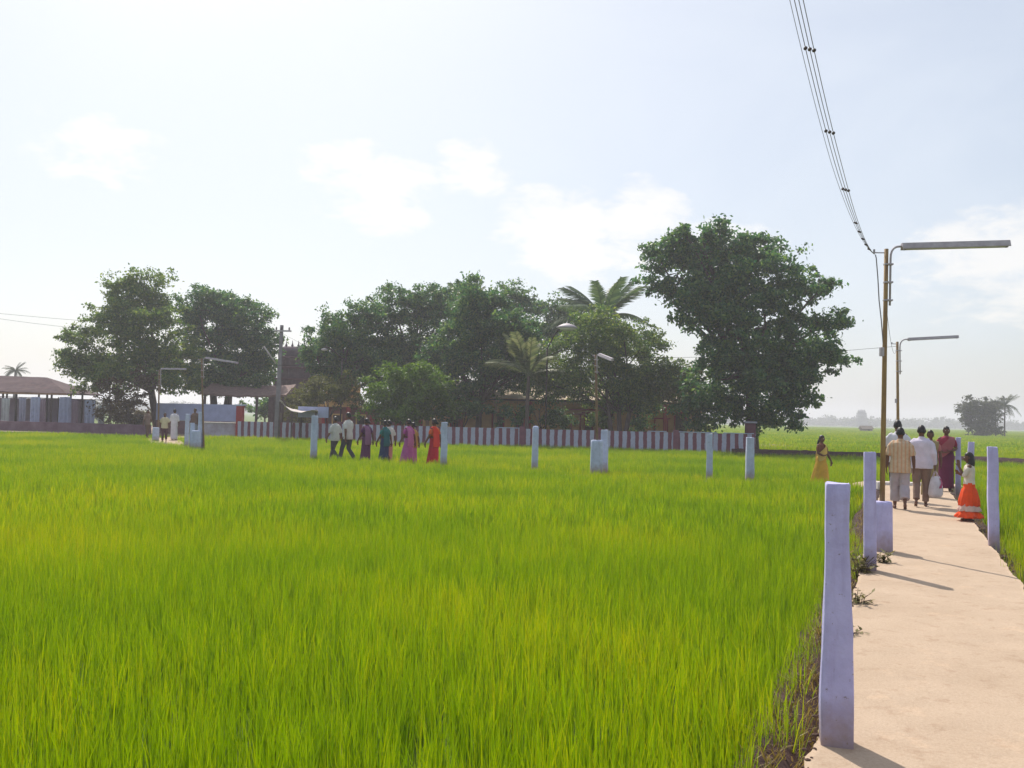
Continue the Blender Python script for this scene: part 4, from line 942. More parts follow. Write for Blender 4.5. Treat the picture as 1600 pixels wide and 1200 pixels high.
def shed():
    Y = 68.0; xl, xr = at(-70, 620, Y).x, at(106, 620, Y).x; root = empty('open_shed', ((xl+xr)/2, Y, 0)); tag(root, 'open sided shed with brown hipped tile roof at the left frame edge', 'shed'); O = root.location
    ze = at(70, 613, Y).z; zr = at(40, 588, Y+2.5).z; xh = at(73, 600, Y+2.5).x; d = 5.0
    bm = bmesh.new(); hw = (xr-xl)/2; n = 14
    v = [bm.verts.new(p) for p in ((-hw-.2, -.4, ze), (hw+.1, -.4, ze-.02), (hw+.1, d+.4, ze-.02), (-hw-.2, d+.4, ze), (-hw-.2, d/2, zr), (xh-O.x, d/2, zr-.04))]
    for f in ((0, 1, 5, 4), (1, 2, 5), (2, 3, 4, 5), (3, 0, 4)): bm.faces.new([v[i] for i in f])
    bmesh.ops.subdivide_edges(bm, edges=bm.edges[:], cuts=8, use_grid_fill=True)
    for q in bm.verts: q.co.z += .05*mnoise.noise(q.co*1.4)
    o = fin('roof', bm, M_BROWN, root); o.modifiers.new('t', 'SOLIDIFY').thickness = .09
    bm = bmesh.new(); box(bm, (0, -.42, ze-.11), (hw*2+.2, .08, .14)); fin('eave_board', bm, mat('eave_board', (.30, .17, .10), scale=4), root)
    for px in (-40, 5, 26, 74, 81, 129):
        x = at(px, 640, Y).x-O.x; bm = bmesh.new(); tube(bm, [Vector((x, -.1, -.05)), Vector((x, -.1, ze+.05))], .075, 8); fin('post', bm, M_DARKW if px != 81 else M_BARK, root, True)
    for px in (10, 60, 110): 
        x = at(px, 640, Y+5).x-O.x; bm = bmesh.new(); tube(bm, [Vector((x, d, -.05)), Vector((x, d, ze+.05))], .075, 8); fin('post', bm, M_DARKW, root, True)
    zb = at(70, 623, Y+4.6).z; bm = bmesh.new(); box(bm, (.2, d-.35, zb/2), (hw*2-.6, .12, zb), bev=.02); fin('back_wall', bm, mat('dim_lilac_wall', (.30, .26, .34), (.20, .15, .22), scale=.8, detail=8), root)
shed()
def fence_left():
    M_RW = mat('maroon_base_wall', (.20, .13, .17), (.13, .07, .10), scale=1.5)
    a, b = at(-60, 660, 64.5).x, at(235, 660, 62).x; root = empty('low_wall', (a, 64.5, 0)); tag(root, 'low stained maroon wall along the paddy below the left shed', 'wall')
    bm = bmesh.new(); d = Vector((b-a, -2.5, 0)); L = d.length; rings = []
    for k in range(25):
        x = L*k/24; h = .62+.05*mnoise.noise(Vector((k*.7, 0, 0))); rings.append([Vector((x, -.12, GZ-.1)), Vector((x, -.12, h)), Vector((x, .12, h)), Vector((x, .12, GZ-.1))])
    loft(bm, rings); fin('wall_body', bm, M_RW, root, rot=(0, 0, math.atan2(d.y, d.x)))
    cols = [((.34, .34, .46), 'grey blue'), ((.40, .44, .62), 'pale blue'), ((.30, .22, .29), 'dull mauve'), ((.46, .48, .50), 'off white'), ((.36, .40, .58), 'sky blue'), ((.26, .28, .20), 'olive')]
    spots = [(8, 622, 14, 3, 'nearest the frame edge'), (34, 621, 12, 0, 'left of the first pair of shed posts'), (54, 620, 16, 1, 'between the shed posts on the left'), (66, 624, 8, 2, 'hanging left of the twin shed posts'), (101, 620, 18, 4, 'right of the twin shed posts'), (117, 624, 9, 2, 'before the right shed post'), (140, 625, 18, 1, 'at the right end of the shed'), (158, 633, 12, 3, 'under the small drooping tree')]
    for i, (px, ty, w, c, where) in enumerate(spots):
        Y = 66.0; p = at(px, 660, Y); p.z = 0; zt = at(px, ty, Y).z; ww = px2m(w, Y); bm = bmesh.new(); rows = []
        for j in range(9):
            f = j/8; row = []
            for k in range(11):
                u = k/10-.5; row.append(bm.verts.new((u*ww*(1-.12*f*math.sin(i+2)), .09*math.sin(k*1.7+i)*(.4+f), zt-(zt-.35)*f-.06*abs(u)*(1-f))))
            rows.append(row)
        for r0, r1 in zip(rows, rows[1:]):
            for k in range(10): bm.faces.new((r0[k], r0[k+1], r1[k+1], r1[k]))
        o = fin('hanging_cloth', bm, mat('cloth_%d' % i, cols[c][0], scale=3, rough=.95), smooth=True, loc=p); o.modifiers.new('t', 'SOLIDIFY').thickness = .012
        tag(o, '%s cloth hung under the shed eave, %s' % (cols[c][1], where), 'cloth', 'cloths hung along the left shed')
    r = empty('clothes_rail', (a, 66.05, 0)); tag(r, 'thin rail under the shed eave that carries the cloths', 'rail'); bm = bmesh.new(); z = at(70, 621, 66).z; tube(bm, [Vector((0, 0, z)), Vector((at(172, 620, 66).x-a, 0, z-.1))], .03, 6); fin('bar', bm, M_DARKW, r)
    for px in (4, 90, 170):
        bm = bmesh.new(); x = at(px, 640, 66).x-a; tube(bm, [Vector((x, .02, 0)), Vector((x, .02, z+.05))], .035, 6); fin('upright', bm, M_DARKW, r)
fence_left()

def lean_to():
    Y = 67.5; a, b = at(318, 620, Y).x, at(452, 620, Y).x; root = empty('lean_to', ((a+b)/2, Y, 0)); tag(root, 'low thatched lean-to roof behind the red entrance pillar', 'shed'); hw = (b-a)/2; z0 = at(380, 612, Y).z
    bm = bmesh.new(); gr = []
    for k in range(30):
        x = -hw+2*hw*k/29; row = []
        for j in range(6): row.append(bm.verts.new((x, -1+j*.6, z0-.28+.16*j+.06*mnoise.noise(Vector((x*1.5, j, 0)))+.12*(x/hw)**2)))
        gr.append(row)
    for p, q in zip(gr, gr[1:]):
        for j in range(5): bm.faces.new((p[j], q[j], q[j+1], p[j+1]))
    o = fin('roof', bm, mat('grey_thatch', (.22, .14, .12), (.13, .085, .085), scale=5, bump=.6), root); o.modifiers.new('t', 'SOLIDIFY').thickness = .12
    for x in (-hw*.9, -hw*.3, hw*.3, hw*.9):
        bm = bmesh.new(); tube(bm, [Vector((x, -.7, 0)), Vector((x+.03, -.7, z0-.25))], .09, 8); fin('post', bm, M_BARK, root, True)
lean_to()
def cross_pole():
    Y = 57.5; b = at(431, 690, Y); b.z = 0; root = empty('power_pole', b); tag(root, 'grey power pole with crossarm left of the central grove', 'power pole'); h = at(434, 508, Y).z
    bm = bmesh.new(); loft(bm, [[Vector((sx*w+.15*f, sy*w, z)) for sx, sy in ((-1, -1), (1, -1), (1, 1), (-1, 1))] for f, z, w in ((0, -.3, .13), (.5, h/2, .11), (1, h, .085))]); fin('pole', bm, mat('grey_concrete', (.24, .22, .25), scale=4), root)
    bm = bmesh.new(); box(bm, (.25, -.1, h-.35), (1.0, .09, .09)); fin('crossarm', bm, M_STEEL, root)
    for x in (-.15, .15, .62):
        bm = bmesh.new(); tube(bm, [Vector((x, -.1, h-.31)), Vector((x, -.1, h-.22)), Vector((x, -.1, h-.12))], [.03, .055, .03], 8); fin('insulator', bm, M_PORC, root, True)
    bm = bmesh.new(); p = at(412, 541, Y-.3)-b; q = at(431, 568, Y-.1)-b; tube(bm, [q, p], .055, 6); fin('strut_lamp', bm, mat('pale_fixture', (.45, .42, .40), scale=5), root, True)
cross_pole()
def awning():
    Y = 57.0; b = at(456, 690, Y); b.z = 0; root = empty('torn_awning', b); tag(root, 'torn white sheet awning on a pole left of the blue board', 'awning')
    bm = bmesh.new(); gr = []
    for i in range(15):
        u = i/14; row = []
        for j in range(9):
            v = j/8; px = 437+60*u; py = 626+14*u; p = at(px, py, Y-.5+1.5*v)-b
            p.z += -.05-.55*math.sin(math.pi*min(1, u*1.15))*(.25+.75*(1-v))*.7-.16*v+.07*mnoise.noise(Vector((u*5, v*4, 0)))+(.12 if u < .1 else 0); row.append(bm.verts.new(p))
        gr.append(row)
    for p, q in zip(gr, gr[1:]):
        for j in range(8): bm.faces.new((p[j], q[j], q[j+1], p[j+1]))
    o = fin('sheet', bm, mat('dirty_white_sheet', (.66, .60, .58), (.48, .42, .42), scale=2, rough=.9), root, True); o.modifiers.new('t', 'SOLIDIFY').thickness = .015
    for px, ty in ((456, 648), (438, 628), (494, 640)):
        bm = bmesh.new(); p = at(px, ty, Y+.2)-b; tube(bm, [Vector((p.x, p.y, -.05)), p], .045, 7); fin('support', bm, M_BARK, root, True)
awning()
def board():
    Y = 58.0; a, c = at(466, 635, Y), at(513, 653, Y); root = empty('board', ((a.x+c.x)/2, Y, 0)); tag(root, 'plain pale blue board standing behind the post, left of the two men', 'board'); w = c.x-a.x
    bm = bmesh.new(); box(bm, (0, 0, (a.z+c.z)/2), (w, .05, a.z-c.z), bev=.008); fin('panel', bm, M_BLUE, root)
    for s in (-1, 1): bm = bmesh.new(); box(bm, (s*w*.4, .06, c.z/2+.2), (.07, .06, c.z+.5)); fin('leg', bm, M_DARKW, root)
board()
def dish_lamp(px, py, Y, w, armpx, pole_px, label):
    c = at(px, py, Y); bp = at(pole_px, 690, Y); bp.z = 0; root = empty('dish_lamp', bp); tag(root, label, 'street lamp'); r = px2m(w/2, Y); C = c-bp
    bm = bmesh.new(); rings = [ell(C.x, C.y, C.z+z*r, r*k, r*k, 20) for z, k in ((-.12, 1.0), (0, .98), (.16, .7), (.30, .32), (.36, .1))]; loft(bm, rings); fin('shade', bm, M_STEEL, root, True)
    bm = bmesh.new(); rings = [ell(C.x, C.y, C.z+z*r, r*k, r*k, 16) for z, k in ((-.13, .9), (-.3, .6), (-.36, .25))]; loft(bm, rings); fin('bowl', bm, mat('white_bowl_'+str(px), (.82, .80, .76), (.75, .73, .7), rough=.3), root, True)
    z = at(*armpx, Y).z; bm = bmesh.new(); tube(bm, [Vector((0, 0, z)), Vector((C.x*.35, 0, z+(C.z-z)*.62)), Vector((C.x*.75, 0, C.z+.12)), Vector((C.x, 0, C.z+.16))], .04, 7); fin('arm', bm, M_DARKW, root, True)
    bm = bmesh.new(); tube(bm, [Vector((0, 0, -.1)), Vector((0, 0, z+.05))], .05, 8); fin('pole', bm, M_DARKW, root, True)
dish_lamp(886, 511, 55.5, 33, (858, 545), 852, 'dish shaped street lamp with white underside before the grove left of the palm')
dish_lamp(507, 546, 62.0, 11, (528, 560), 531, 'small dish street lamp above the olive bush on the left')

# ------------------------------------------------------------------ people
M_SKIN = mat('brown_skin', (.135, .062, .040), (.11, .05, .033), scale=8, rough=.6)
M_HAIR = mat('black_hair', (.012, .010, .012), (.02, .016, .018), scale=20, rough=.45, stretch=(6, 6, 1))
M_EYEW = mat('eye_white', (.7, .68, .66), rough=.3); M_EYED = mat('dark_iris', (.015, .01, .01), rough=.2)
FOLDS = bpy.data.textures.new('cloth_folds', 'CLOUDS'); FOLDS.noise_scale = .11
def cloth(name, c, **k): return mat(name, c, tuple(v*.8 for v in c), scale=5, rough=.92, **k)
TORSO = [(.84, .150, .110), (.90, .168, .122), (.97, .165, .122), (1.06, .142, .105), (1.18, .158, .115), (1.29, .178, .118), (1.36, .170, .104), (1.405, .120, .080), (1.435, .062, .060)]
def tr(z): return (float(np.interp(z, [t[0] for t in TORSO], [t[1] for t in TORSO])), float(np.interp(z, [t[0] for t in TORSO], [t[2] for t in TORSO])))
def vox(o, size, smooth=3, folds=0.0):
    m = o.modifiers.new('fuse', 'REMESH'); m.mode = 'VOXEL'; m.voxel_size = size; m.use_smooth_shade = True
    s = o.modifiers.new('soften', 'SMOOTH'); s.iterations = smooth; s.factor = .5
    if folds:
        d = o.modifiers.new('folds', 'DISPLACE'); d.texture = FOLDS; d.strength = folds; d.mid_level = .5; d.texture_coords = 'LOCAL'
def person(label, loc, rz, h, legs='walk', stride=.24, arms=None, wear=(), hair='short', vs=.012, head_turn=0.0, girth=1.0, big_head=1.0, group=None, face=False, lead=1):
    """front = local +Y, right hand = local +X; built for 1.70 m and scaled to h"""
    s = h/1.70; root = empty('person', loc, rz); tag(root, label, 'person', group); root.scale = (s, s, s)
    hips = {1: Vector((.088, 0, .90)), -1: Vector((-.088, 0, .90))}; J = {}
    for sd in (1, -1):
        if legs == 'walk':
            f = sd*lead
            if f > 0: J[sd] = (Vector((.09*sd, stride*.62, .49)), Vector((.085*sd, stride, .085)), Vector((.10*sd, stride+.17, .03)), Vector((.085*sd, stride-.05, .035)))
            else: J[sd] = (Vector((.09*sd, stride*.10, .485)), Vector((.085*sd, -stride*.95, .15)), Vector((.10*sd, -stride*.95+.14, .028)), Vector((.085*sd, -stride*.95-.045, .11)))
        else: J[sd] = (Vector((.095*sd, .02, .49)), Vector((.095*sd, 0, .085)), Vector((.125*sd, .17, .03)), Vector((.095*sd, -.05, .035)))
    A = {}
    for sd in (1, -1):
        a = (arms or {}).get(sd)
        if a is None:
            sw = (-.14 if sd*lead > 0 else .16) if legs == 'walk' else .02
            a = (Vector((.235*sd, sw*.45-.02, 1.115)), Vector((.255*sd, sw+.03, .875)), Vector((-.05*sd, sw*.5, -1)))
        else: a = tuple(Vector(v) for v in a)
        A[sd] = (Vector((.175*sd, 0, 1.365)),)+a
    # --- body, one skin
    bm = bmesh.new(); g = girth
    loft(bm, [ell(0, 0, z, rx*g*.94, ry*g*.94, 16) for z, rx, ry in TORSO])
    tube(bm, [Vector((0, -.005, 1.40)), Vector((0, .005, 1.50))], [.058, .052], 12)
    hc = Vector((0, .012, 1.578)); bh = big_head; ct, st = math.cos(head_turn), math.sin(head_turn)
    def hd(p): p = Vector(p)*bh; return hc+Vector((p.x*ct-p.y*st, p.x*st+p.y*ct, p.z))
    nv = len(bm.verts); r = bmesh.ops.create_icosphere(bm, subdivisions=3, radius=1.0)
    for v in r['verts']:
        x, y, z = v.co; jaw = 1-.30*max(0, -z)**1.4; v.co = hd((x*.074*jaw, y*.094*(1-.12*max(0, -z)), z*.118+(-.012 if (z < -.5 and y > 0) else 0)))
    tube(bm, [hd((0, .088, .022)), hd((0, .104, -.020)), hd((0, .100, -.032))], [.008, .015, .012], 8, round_ends=True)      # nose
    tube(bm, [hd((-.022, .085, -.062)), hd((0, .091, -.060)), hd((.022, .085, -.062))], .0095, 8, round_ends=True)          # mouth
    tube(bm, [hd((-.045, .074, .030)), hd((0, .088, .028)), hd((.045, .074, .030))], .011, 8)                               # brow
    for sd in (1, -1): tube(bm, [hd((.074*sd, -.006, .026)), hd((.080*sd, -.012, 0)), hd((.073*sd, -.002, -.030))], [.012, .015, .010], 8, round_ends=True)
    for sd in (1, -1):
        sh, el, wr, hdv = A[sd]; hdv = hdv.normalized()
        tube(bm, [sh+Vector((-.03*sd, 0, 0)), sh.lerp(el, .35), el, el.lerp(wr, .35), wr], [.060, .048, .038, .040, .027], 12, round_ends=True)
        side = Vector((0, 1, 0)) if abs(hdv.y) < .8 else Vector((1, 0, 0)); side = (side-hdv*side.dot(hdv)).normalized(); nrm = hdv.cross(side)*(-sd)
        kn = wr+hdv*.095
        for q in (-1, -.33, .33, 1): tube(bm, [wr+side*(q*.016), kn+side*(q*.027)], [.017, .0145], 8, round_ends=True)
        for q, ln in ((-1, .062), (-.33, .076), (.33, .082), (1, .072)):
            p = kn+side*(q*.027); p2 = p+hdv*ln*.5+nrm*ln*.10+side*(q*.004); p3 = p2+hdv*ln*.42+nrm*ln*.30; tube(bm, [p, p2, p3], [.0095, .0088, .0075], 8, round_ends=True)
        t0 = wr+hdv*.025+side*.020; t1 = t0+(hdv*.6+side*.75).normalized()*.045; t2 = t1+(hdv*.95+side*.25+nrm*.2).normalized()*.034; tube(bm, [t0, t1, t2], [.013, .011, .009], 8, round_ends=True)
        kn_, an, toe, heel = J[sd]; hp = hips[sd]
        tube(bm, [hp, hp.lerp(kn_, .5), kn_, kn_.lerp(an, .35)+Vector((0, -.012, 0)), an], [.092*g, .076*g, .052, .053, .034], 12, round_ends=True)
        tube(bm, [heel, an*.55+Vector((heel+toe)/2)*.45-Vector((0, 0, .012)), toe+(heel-toe)*.35, toe], [.033, .036, .032, .022], 10, round_ends=True)
        fw = (toe-heel).normalized(); sv = Vector((1, 0, 0))
        for q in range(5): b0 = toe+sv*((q-2)*.013); tube(bm, [b0-fw*.03, b0+fw*(.022-.004*abs(q-(1 if sd > 0 else 3)))-Vector((0, 0, .008))], [.011, .009], 6, round_ends=True)
    o = fin('body', bm, M_SKIN, root); vox(o, min(vs, .0085) if vs < .013 else vs, 2)
    if face:
        for sd in (1, -1):
            bm = bmesh.new(); c = hd((.030*sd, .081, .008)); bmesh.ops.create_icosphere(bm, subdivisions=2, radius=.0125, matrix=Matrix.Translation(c)); e = fin('eye', bm, M_EYEW, root, True)
            bm = bmesh.new(); c = hd((.030*sd, .0905, .008)); bmesh.ops.create_icosphere(bm, subdivisions=2, radius=.0065, matrix=Matrix.Translation(c)); fin('iris', bm, M_EYED, e, True)
    # --- hair
    bm = bmesh.new(); r = bmesh.ops.create_icosphere(bm, subdivisions=4, radius=1.0)
    low = {'short': -.38, 'bun': -.50, 'braid': -.5, 'long': -.6}[hair]
    kill = [v for v in r['verts'] if v.co.z < low or (v.co.y > .22 and v.co.z < .50+.12*(1-abs(v.co.x))-(.18 if hair != 'short' else 0)) or (hair == 'short' and v.co.y > -.15 and v.co.z < -.02)]
    bmesh.ops.delete(bm, geom=kill, context='VERTS')
    for v in bm.verts:
        x, y, z = v.co; k = 1.0+.05*mnoise.noise(Vector((x*5, y*5, z*5))); v.co = hd((x*.083*k, y*.104*k-.003, z*.128*k+.004))
    if hair == 'bun': tube(bm, [hd((0, -.09, -.02)), hd((0, -.135, -.03)), hd((0, -.15, -.04))], [.035, .05, .03], 10, round_ends=True)
    if hair == 'braid': tube(bm, [hd((0, -.085, -.02))]+[Vector((.012*math.sin(k*2.2), -.125-.012*k*(1 if k < 3 else .3), 1.47-.085*k)) for k in range(6)], [.04, .036, .032, .03, .026, .02, .01], 9, round_ends=True)
    o = fin('hair', bm, M_HAIR, root, True); sm = o.modifiers.new('t', 'SOLIDIFY'); sm.thickness = .016; sm.offset = -1
    if hair == 'long':
        bm = bmesh.new(); loft(bm, [[Vector((p.x*ct-p.y*st, p.x*st+p.y*ct, p.z)) for p in ell(0, -.03, z, rx, ry, 22, .06, 7, z*9)] for z, rx, ry in ((1.62, .085, .08), (1.55, .098, .092), (1.47, .112, .098), (1.40, .122, .095), (1.34, .11, .075), (1.31, .09, .05))])
        for v in bm.verts:
            q = v.co.x*(-st)+v.co.y*ct                      # keep the face clear
            if q > .02 and v.co.z > 1.45: v.co += Vector((st, -ct, 0))*(q-.02)*.95
        fin('long_hair', bm, M_HAIR, root, True)
    # --- clothes
    for w in wear:
        k, m = w[0], w[1]; opt = w[2] if len(w) > 2 else {}
        bm = bmesh.new()
        if k in ('shirt', 'blouse'):
            hem = opt.get('hem', .80 if k == 'shirt' else 1.10); ease = opt.get('ease', 1.13 if k == 'shirt' else 1.06)
            zs = [z for z in (hem, .88, .95, 1.05, 1.16, 1.26, 1.33, 1.375, 1.405, 1.43) if z >= hem]
            rg = []
            for z in zs:
                rx, ry = tr(max(z, .86)); e = ease if z < 1.38 else 1.06; fl = 1+.10*max(0, 1.0-z)/.2 if k == 'shirt' else 1
                if k == 'shirt' and z < 1.2: rx = max(rx, .158); ry = max(ry, .115)
                rg.append(ell(0, 0, z, rx*g*e*fl, ry*g*e*fl*1.03, 24, .012 if z < 1.2 else 0, 5, z*8))
            loft(bm, rg); tube(bm, [Vector((0, -.01, 1.41)), Vector((0, -.002, 1.455))], [.078, .066], 14)
            slv = opt.get('sleeve', .62)
            for sd in (1, -1):
                sh, el, wr, _ = A[sd]
                pts = [sh+Vector((-.05*sd, 0, -.005)), sh.lerp(el, .3)] + ([sh.lerp(el, slv)] if slv <= 1 else [el, el.lerp(wr, slv-1)])
                ra = [.075, .072] + ([.068] if slv <= 1 else [.060, .048]); tube(bm, pts, [q*(1.0 if k == 'shirt' else .86) for q in ra], 12, round_ends=True)
            o = fin(k, bm, m, root); vox(o, vs, 3, .016 if k == 'shirt' else .006)
        elif k in ('trousers', 'dhoti'):
            f = 1.0 if k == 'trousers' else 1.5
            loft(bm, [ell(0, 0, z, rx*g*1.06, ry*g*1.10, 20) for z, rx, ry in ((.80, .155, .118), (.88, .17, .124), (.96, .168, .124), (1.03, .15, .11))])
            for sd in (1, -1):
                kn_, an, toe, heel = J[sd]; hp = hips[sd]; end = an+(kn_-an)*(.06 if k == 'trousers' else .22)
                tube(bm, [hp, hp.lerp(kn_, .5), kn_, kn_.lerp(end, .55), end], [.108*g, .092*g*(1+.15*(f-1)), .074*f**.7, .070*f, .066*f**.9], 14)
            o = fin(k, bm, m, root); vox(o, vs, 3, .016 if k == 'trousers' else .03)
        elif k == 'skirt':
            top, bot, wt, wb = opt.get('top', 1.04), opt.get('bot', .05), opt.get('wt', 1.08), opt.get('wb', .20); fo = opt.get('fold', .05); tl = opt.get('trail', 0.0); rg = []
            for i in range(11):
                f = i/10; z = top+(bot-top)*f; rx, ry = tr(max(z, .90)); q = min(1, f*1.3)
                ex = wb*(1+.0*f); rx = rx*wt*(1-q)+ex*q if f > .25 else rx*wt*g*(1+.12*f); ry = ry*wt*(1-q)+ex*.86*q if f > .25 else ry*wt*g*(1+.1*f)
                rg.append(ell(0, -tl*f*f, z+.0, rx, ry+abs(tl)*.4*f*f, 40, fo*f, opt.get('nf', 11), f*1.5))
            if 'bands' in opt: pass
            loft(bm, rg); fin(opt.get('name', 'skirt'), bm, m, root, True)
        elif k == 'pallu':
            path = [(5, .97), (40, 1.0), (75, 1.10), (105, 1.22), (125, 1.33)]; pts = []
            for th, z in path:
                rx, ry = tr(z); a = RAD(th); pts.append((Vector((math.cos(a)*rx*g*1.15, math.sin(a)*ry*g*1.22, z)), Vector((math.cos(a), math.sin(a), 0))))
            pts.append((Vector((-.115, .035, 1.432)), Vector((-.2, .3, 1))))
            pts.append((Vector((-.115, -.045, 1.42)), Vector((-.2, -.5, 1))))
            for th, z in ((-122, 1.30), (-118, 1.12), (-115, .95), (-112, .72)):
                rx, ry = tr(z); a = RAD(th); pts.append((Vector((math.cos(a)*rx*g*1.18, math.sin(a)*ry*g*1.28-.01, z)), Vector((math.cos(a), math.sin(a), 0))))
            rows = []; wd = [.13, .14, .14, .13, .11, .085, .085, .10, .12, .13, .14]
            for i, (p, nn) in enumerate(pts):
                t = pts[min(i+1, len(pts)-1)][0]-pts[max(i-1, 0)][0]; b_ = t.normalized().cross(nn.normalized()).normalized(); row = []
                for j in range(9):
                    u = j/8*2-1; q = p+b_*(u*wd[i]); rx, ry = tr(max(.86, min(1.43, q.z)))
                    if q.z < 1.40:                              # keep the cloth outside the torso
                        e = math.hypot(q.x/(rx*g*1.12), q.y/(ry*g*1.18))
                        if e < 1: q = Vector((q.x/max(e, .3), q.y/max(e, .3), q.z))
                    row.append(bm.verts.new(q+nn.normalized()*(.006*math.sin(j*2.4+i))))
                rows.append(row)
            for r0, r1 in zip(rows, rows[1:]):
                for j in range(8): bm.faces.new((r0[j], r0[j+1], r1[j+1], r1[j]))
            o = fin('sari_drape', bm, m, root, True); t = o.modifiers.new('t', 'SOLIDIFY'); t.thickness = .014; t.offset = 1; o.modifiers.new('s', 'SUBSURF').render_levels = 1
    return root
def heading(dx, dy): return math.atan2(-dx, dy)

AWAY = heading(DIRP.x, DIRP.y)
M_STRSH = stripes_mat('cream_orange_striped_shirt', (.60, .36, .22), (.62, .48, .34), .075, 0, .42, .25, 6.0)
# striped shirt man
pA = on(1406, 796)
person('man in orange and cream striped shirt walking away beside the near lamp pole', pA, AWAY+.06, 1.64, 'walk', .20, {-1: ((-.245, -.03, 1.11), (-.262, .06, .87), (0, .3, -1)), 1: ((.245, -.05, 1.11), (.268, .02, .87), (-.05, .2, -1))},
       [('shirt', M_STRSH, {'hem': .76, 'sleeve': .8, 'ease': 1.18}), ('dhoti', cloth('grey_lilac_dhoti', (.42, .37, .42)))], 'short', .0105, girth=1.04, lead=-1)
pB = on(1439, 792)
person('man in pale lilac shirt and brown trousers carrying a plastic bag', pB, AWAY-.05, 1.69, 'walk', .15, {1: ((.24, -.04, 1.11), (.262, .05, .87), (.02, .08, -1)), -1: ((-.24, -.03, 1.12), (-.25, .08, .89), (0, .3, -1))},
       [('shirt', cloth('pale_lilac_shirt', (.66, .60, .74)), {'hem': .80, 'sleeve': 1.8, 'ease': 1.2}), ('trousers', cloth('brown_trousers', (.23, .155, .13)))], 'short', .0105, girth=1.1, lead=1)
pC = at(1402, 760, 21.6); pC.z = 0
person('tall man in white shirt mostly hidden in front of the striped shirt man', pC, AWAY+.1, (at(1402, 656.5, 21.6).z), 'walk', .2, None,
       [('shirt', cloth('white_shirt', (.66, .64, .70)), {'sleeve': .7}), ('trousers', cloth('dark_trousers', (.08, .07, .08)))], 'short', .013)
pD = at(1453, 770, 22.8); pD.z = 0
person('woman in olive and pink half hidden by the man in the lilac shirt', pD, heading(-.3, -1), at(1453, 672, 22.8).z, 'stand', 0, None,
       [('blouse', cloth('pink_blouse', (.46, .16, .17))), ('skirt', cloth('olive_sari', (.26, .20, .08))), ('pallu', cloth('olive_pallu', (.30, .22, .10)))], 'bun', .013)
pE = on(1478, 768)
person('woman in maroon sari standing at the far end of the walkway facing the camera', pE, heading(-.25, -1), at(1478, 666, pE.y).z, 'stand', 0,
       {1: ((.235, .0, 1.12), (.12, .19, 1.02), (-1, .25, .05)), -1: ((-.24, .0, 1.12), (-.13, .19, 1.06), (1, .2, .05))},
       [('blouse', cloth('maroon_blouse', (.30, .035, .07))), ('skirt', cloth('maroon_sari', (.13, .016, .062)), {'wb': .185, 'bot': .09}), ('pallu', cloth('rose_drape', (.34, .10, .12)))], 'bun', .0105, girth=1.06, face=True)
pF = on(1514, 814)
M_ORANGE = cloth('orange_skirt_cloth', (.78, .075, .012)); M_CRM = cloth('cream_cloth', (.66, .58, .52))
gF = person('girl in cream top and tiered orange skirt standing at the right walkway edge', pF, heading(-1, .45), at(1514, 708, pF.y).z, 'stand', 0,
       {-1: ((-.20, .13, 1.12), (-.10, .24, 1.36), (.3, .1, 1)), 1: ((.225, .06, 1.10), (.13, .22, 1.16), (-.6, .5, .5))},
       [('blouse', M_CRM, {'hem': .92, 'sleeve': .9, 'ease': 1.16}), ('skirt', M_ORANGE, {'top': .96, 'bot': .38, 'wb': .275, 'wt': 1.15, 'fold': .11, 'nf': 11}),
        ('skirt', cloth('pale_skirt_band', (.60, .42, .38)), {'name': 'skirt_band', 'top': .44, 'bot': .25, 'wt': 1.6, 'wb': .305, 'fold': .11, 'nf': 11}),
        ('skirt', M_ORANGE, {'name': 'skirt_flounce', 'top': .27, 'bot': .09, 'wt': 1.8, 'wb': .36, 'fold': .15, 'nf': 11})], 'long', .0105, big_head=1.16, girth=.96, face=True)
pG = at(1283, 742, 28.3); pG.z = pz(pG.x)
person('lone girl in yellow sari among the rice left of the near lamp pole', pG, heading(.55, -.8), at(1283, 680, 28.3).z-pG.z, 'walk', .12,
       {1: ((.22, .05, 1.12), (.12, .17, 1.05), (-.8, .3, .2))},
       [('blouse', cloth('brown_blouse', (.17, .06, .03))), ('skirt', cloth('yellow_sari', (.56, .33, .04)), {'wb': .29, 'trail': .10, 'fold': .07}), ('pallu', cloth('pale_yellow_drape', (.58, .42, .12)))], 'braid', .013, face=True)

LEFTW = heading(-.87, .5)
G_MID = 'people walking in a line along the far walkway'
def walker(px, head, Y, label, wear, hair, stride=.2, lead=1, arms=None, dirn=None, hh=None, legs='walk', vs=.015, group=G_MID):
    p = at(px, 705, Y); p.z = pz(p.x); hgt = hh or at(px, head, Y).z-p.z
    return person(label, p, LEFTW if dirn is None else dirn, hgt, legs, stride, arms, wear, hair, vs, group=group, lead=lead)
M_DK = cloth('charcoal_trousers', (.045, .05, .06)); M_WSH = cloth('greyish_white_shirt', (.46, .48, .47)); M_WSH2 = cloth('white_cotton_shirt', (.52, .52, .50))
walker(523, 651, 36.7, 'leading man in grey white shirt and dark trousers, left of the pair', [('shirt', M_WSH, {'sleeve': .9}), ('trousers', M_DK)], 'short', .27)
walker(543, 644.5, 36.2, 'taller man in white shirt and dark trousers, right of the pair', [('shirt', M_WSH2, {'sleeve': .7}), ('trousers', M_DK)], 'short', .27, lead=-1)
walker(572, 653.5, 35.4, 'woman in dark purple sari walking behind the two men', [('blouse', cloth('purple_blouse', (.10, .03, .11))), ('skirt', cloth('purple_sari', (.115, .03, .10)), {'wb': .19, 'trail': -.05}), ('pallu', cloth('lilac_drape', (.26, .12, .22)))], 'bun', .15)
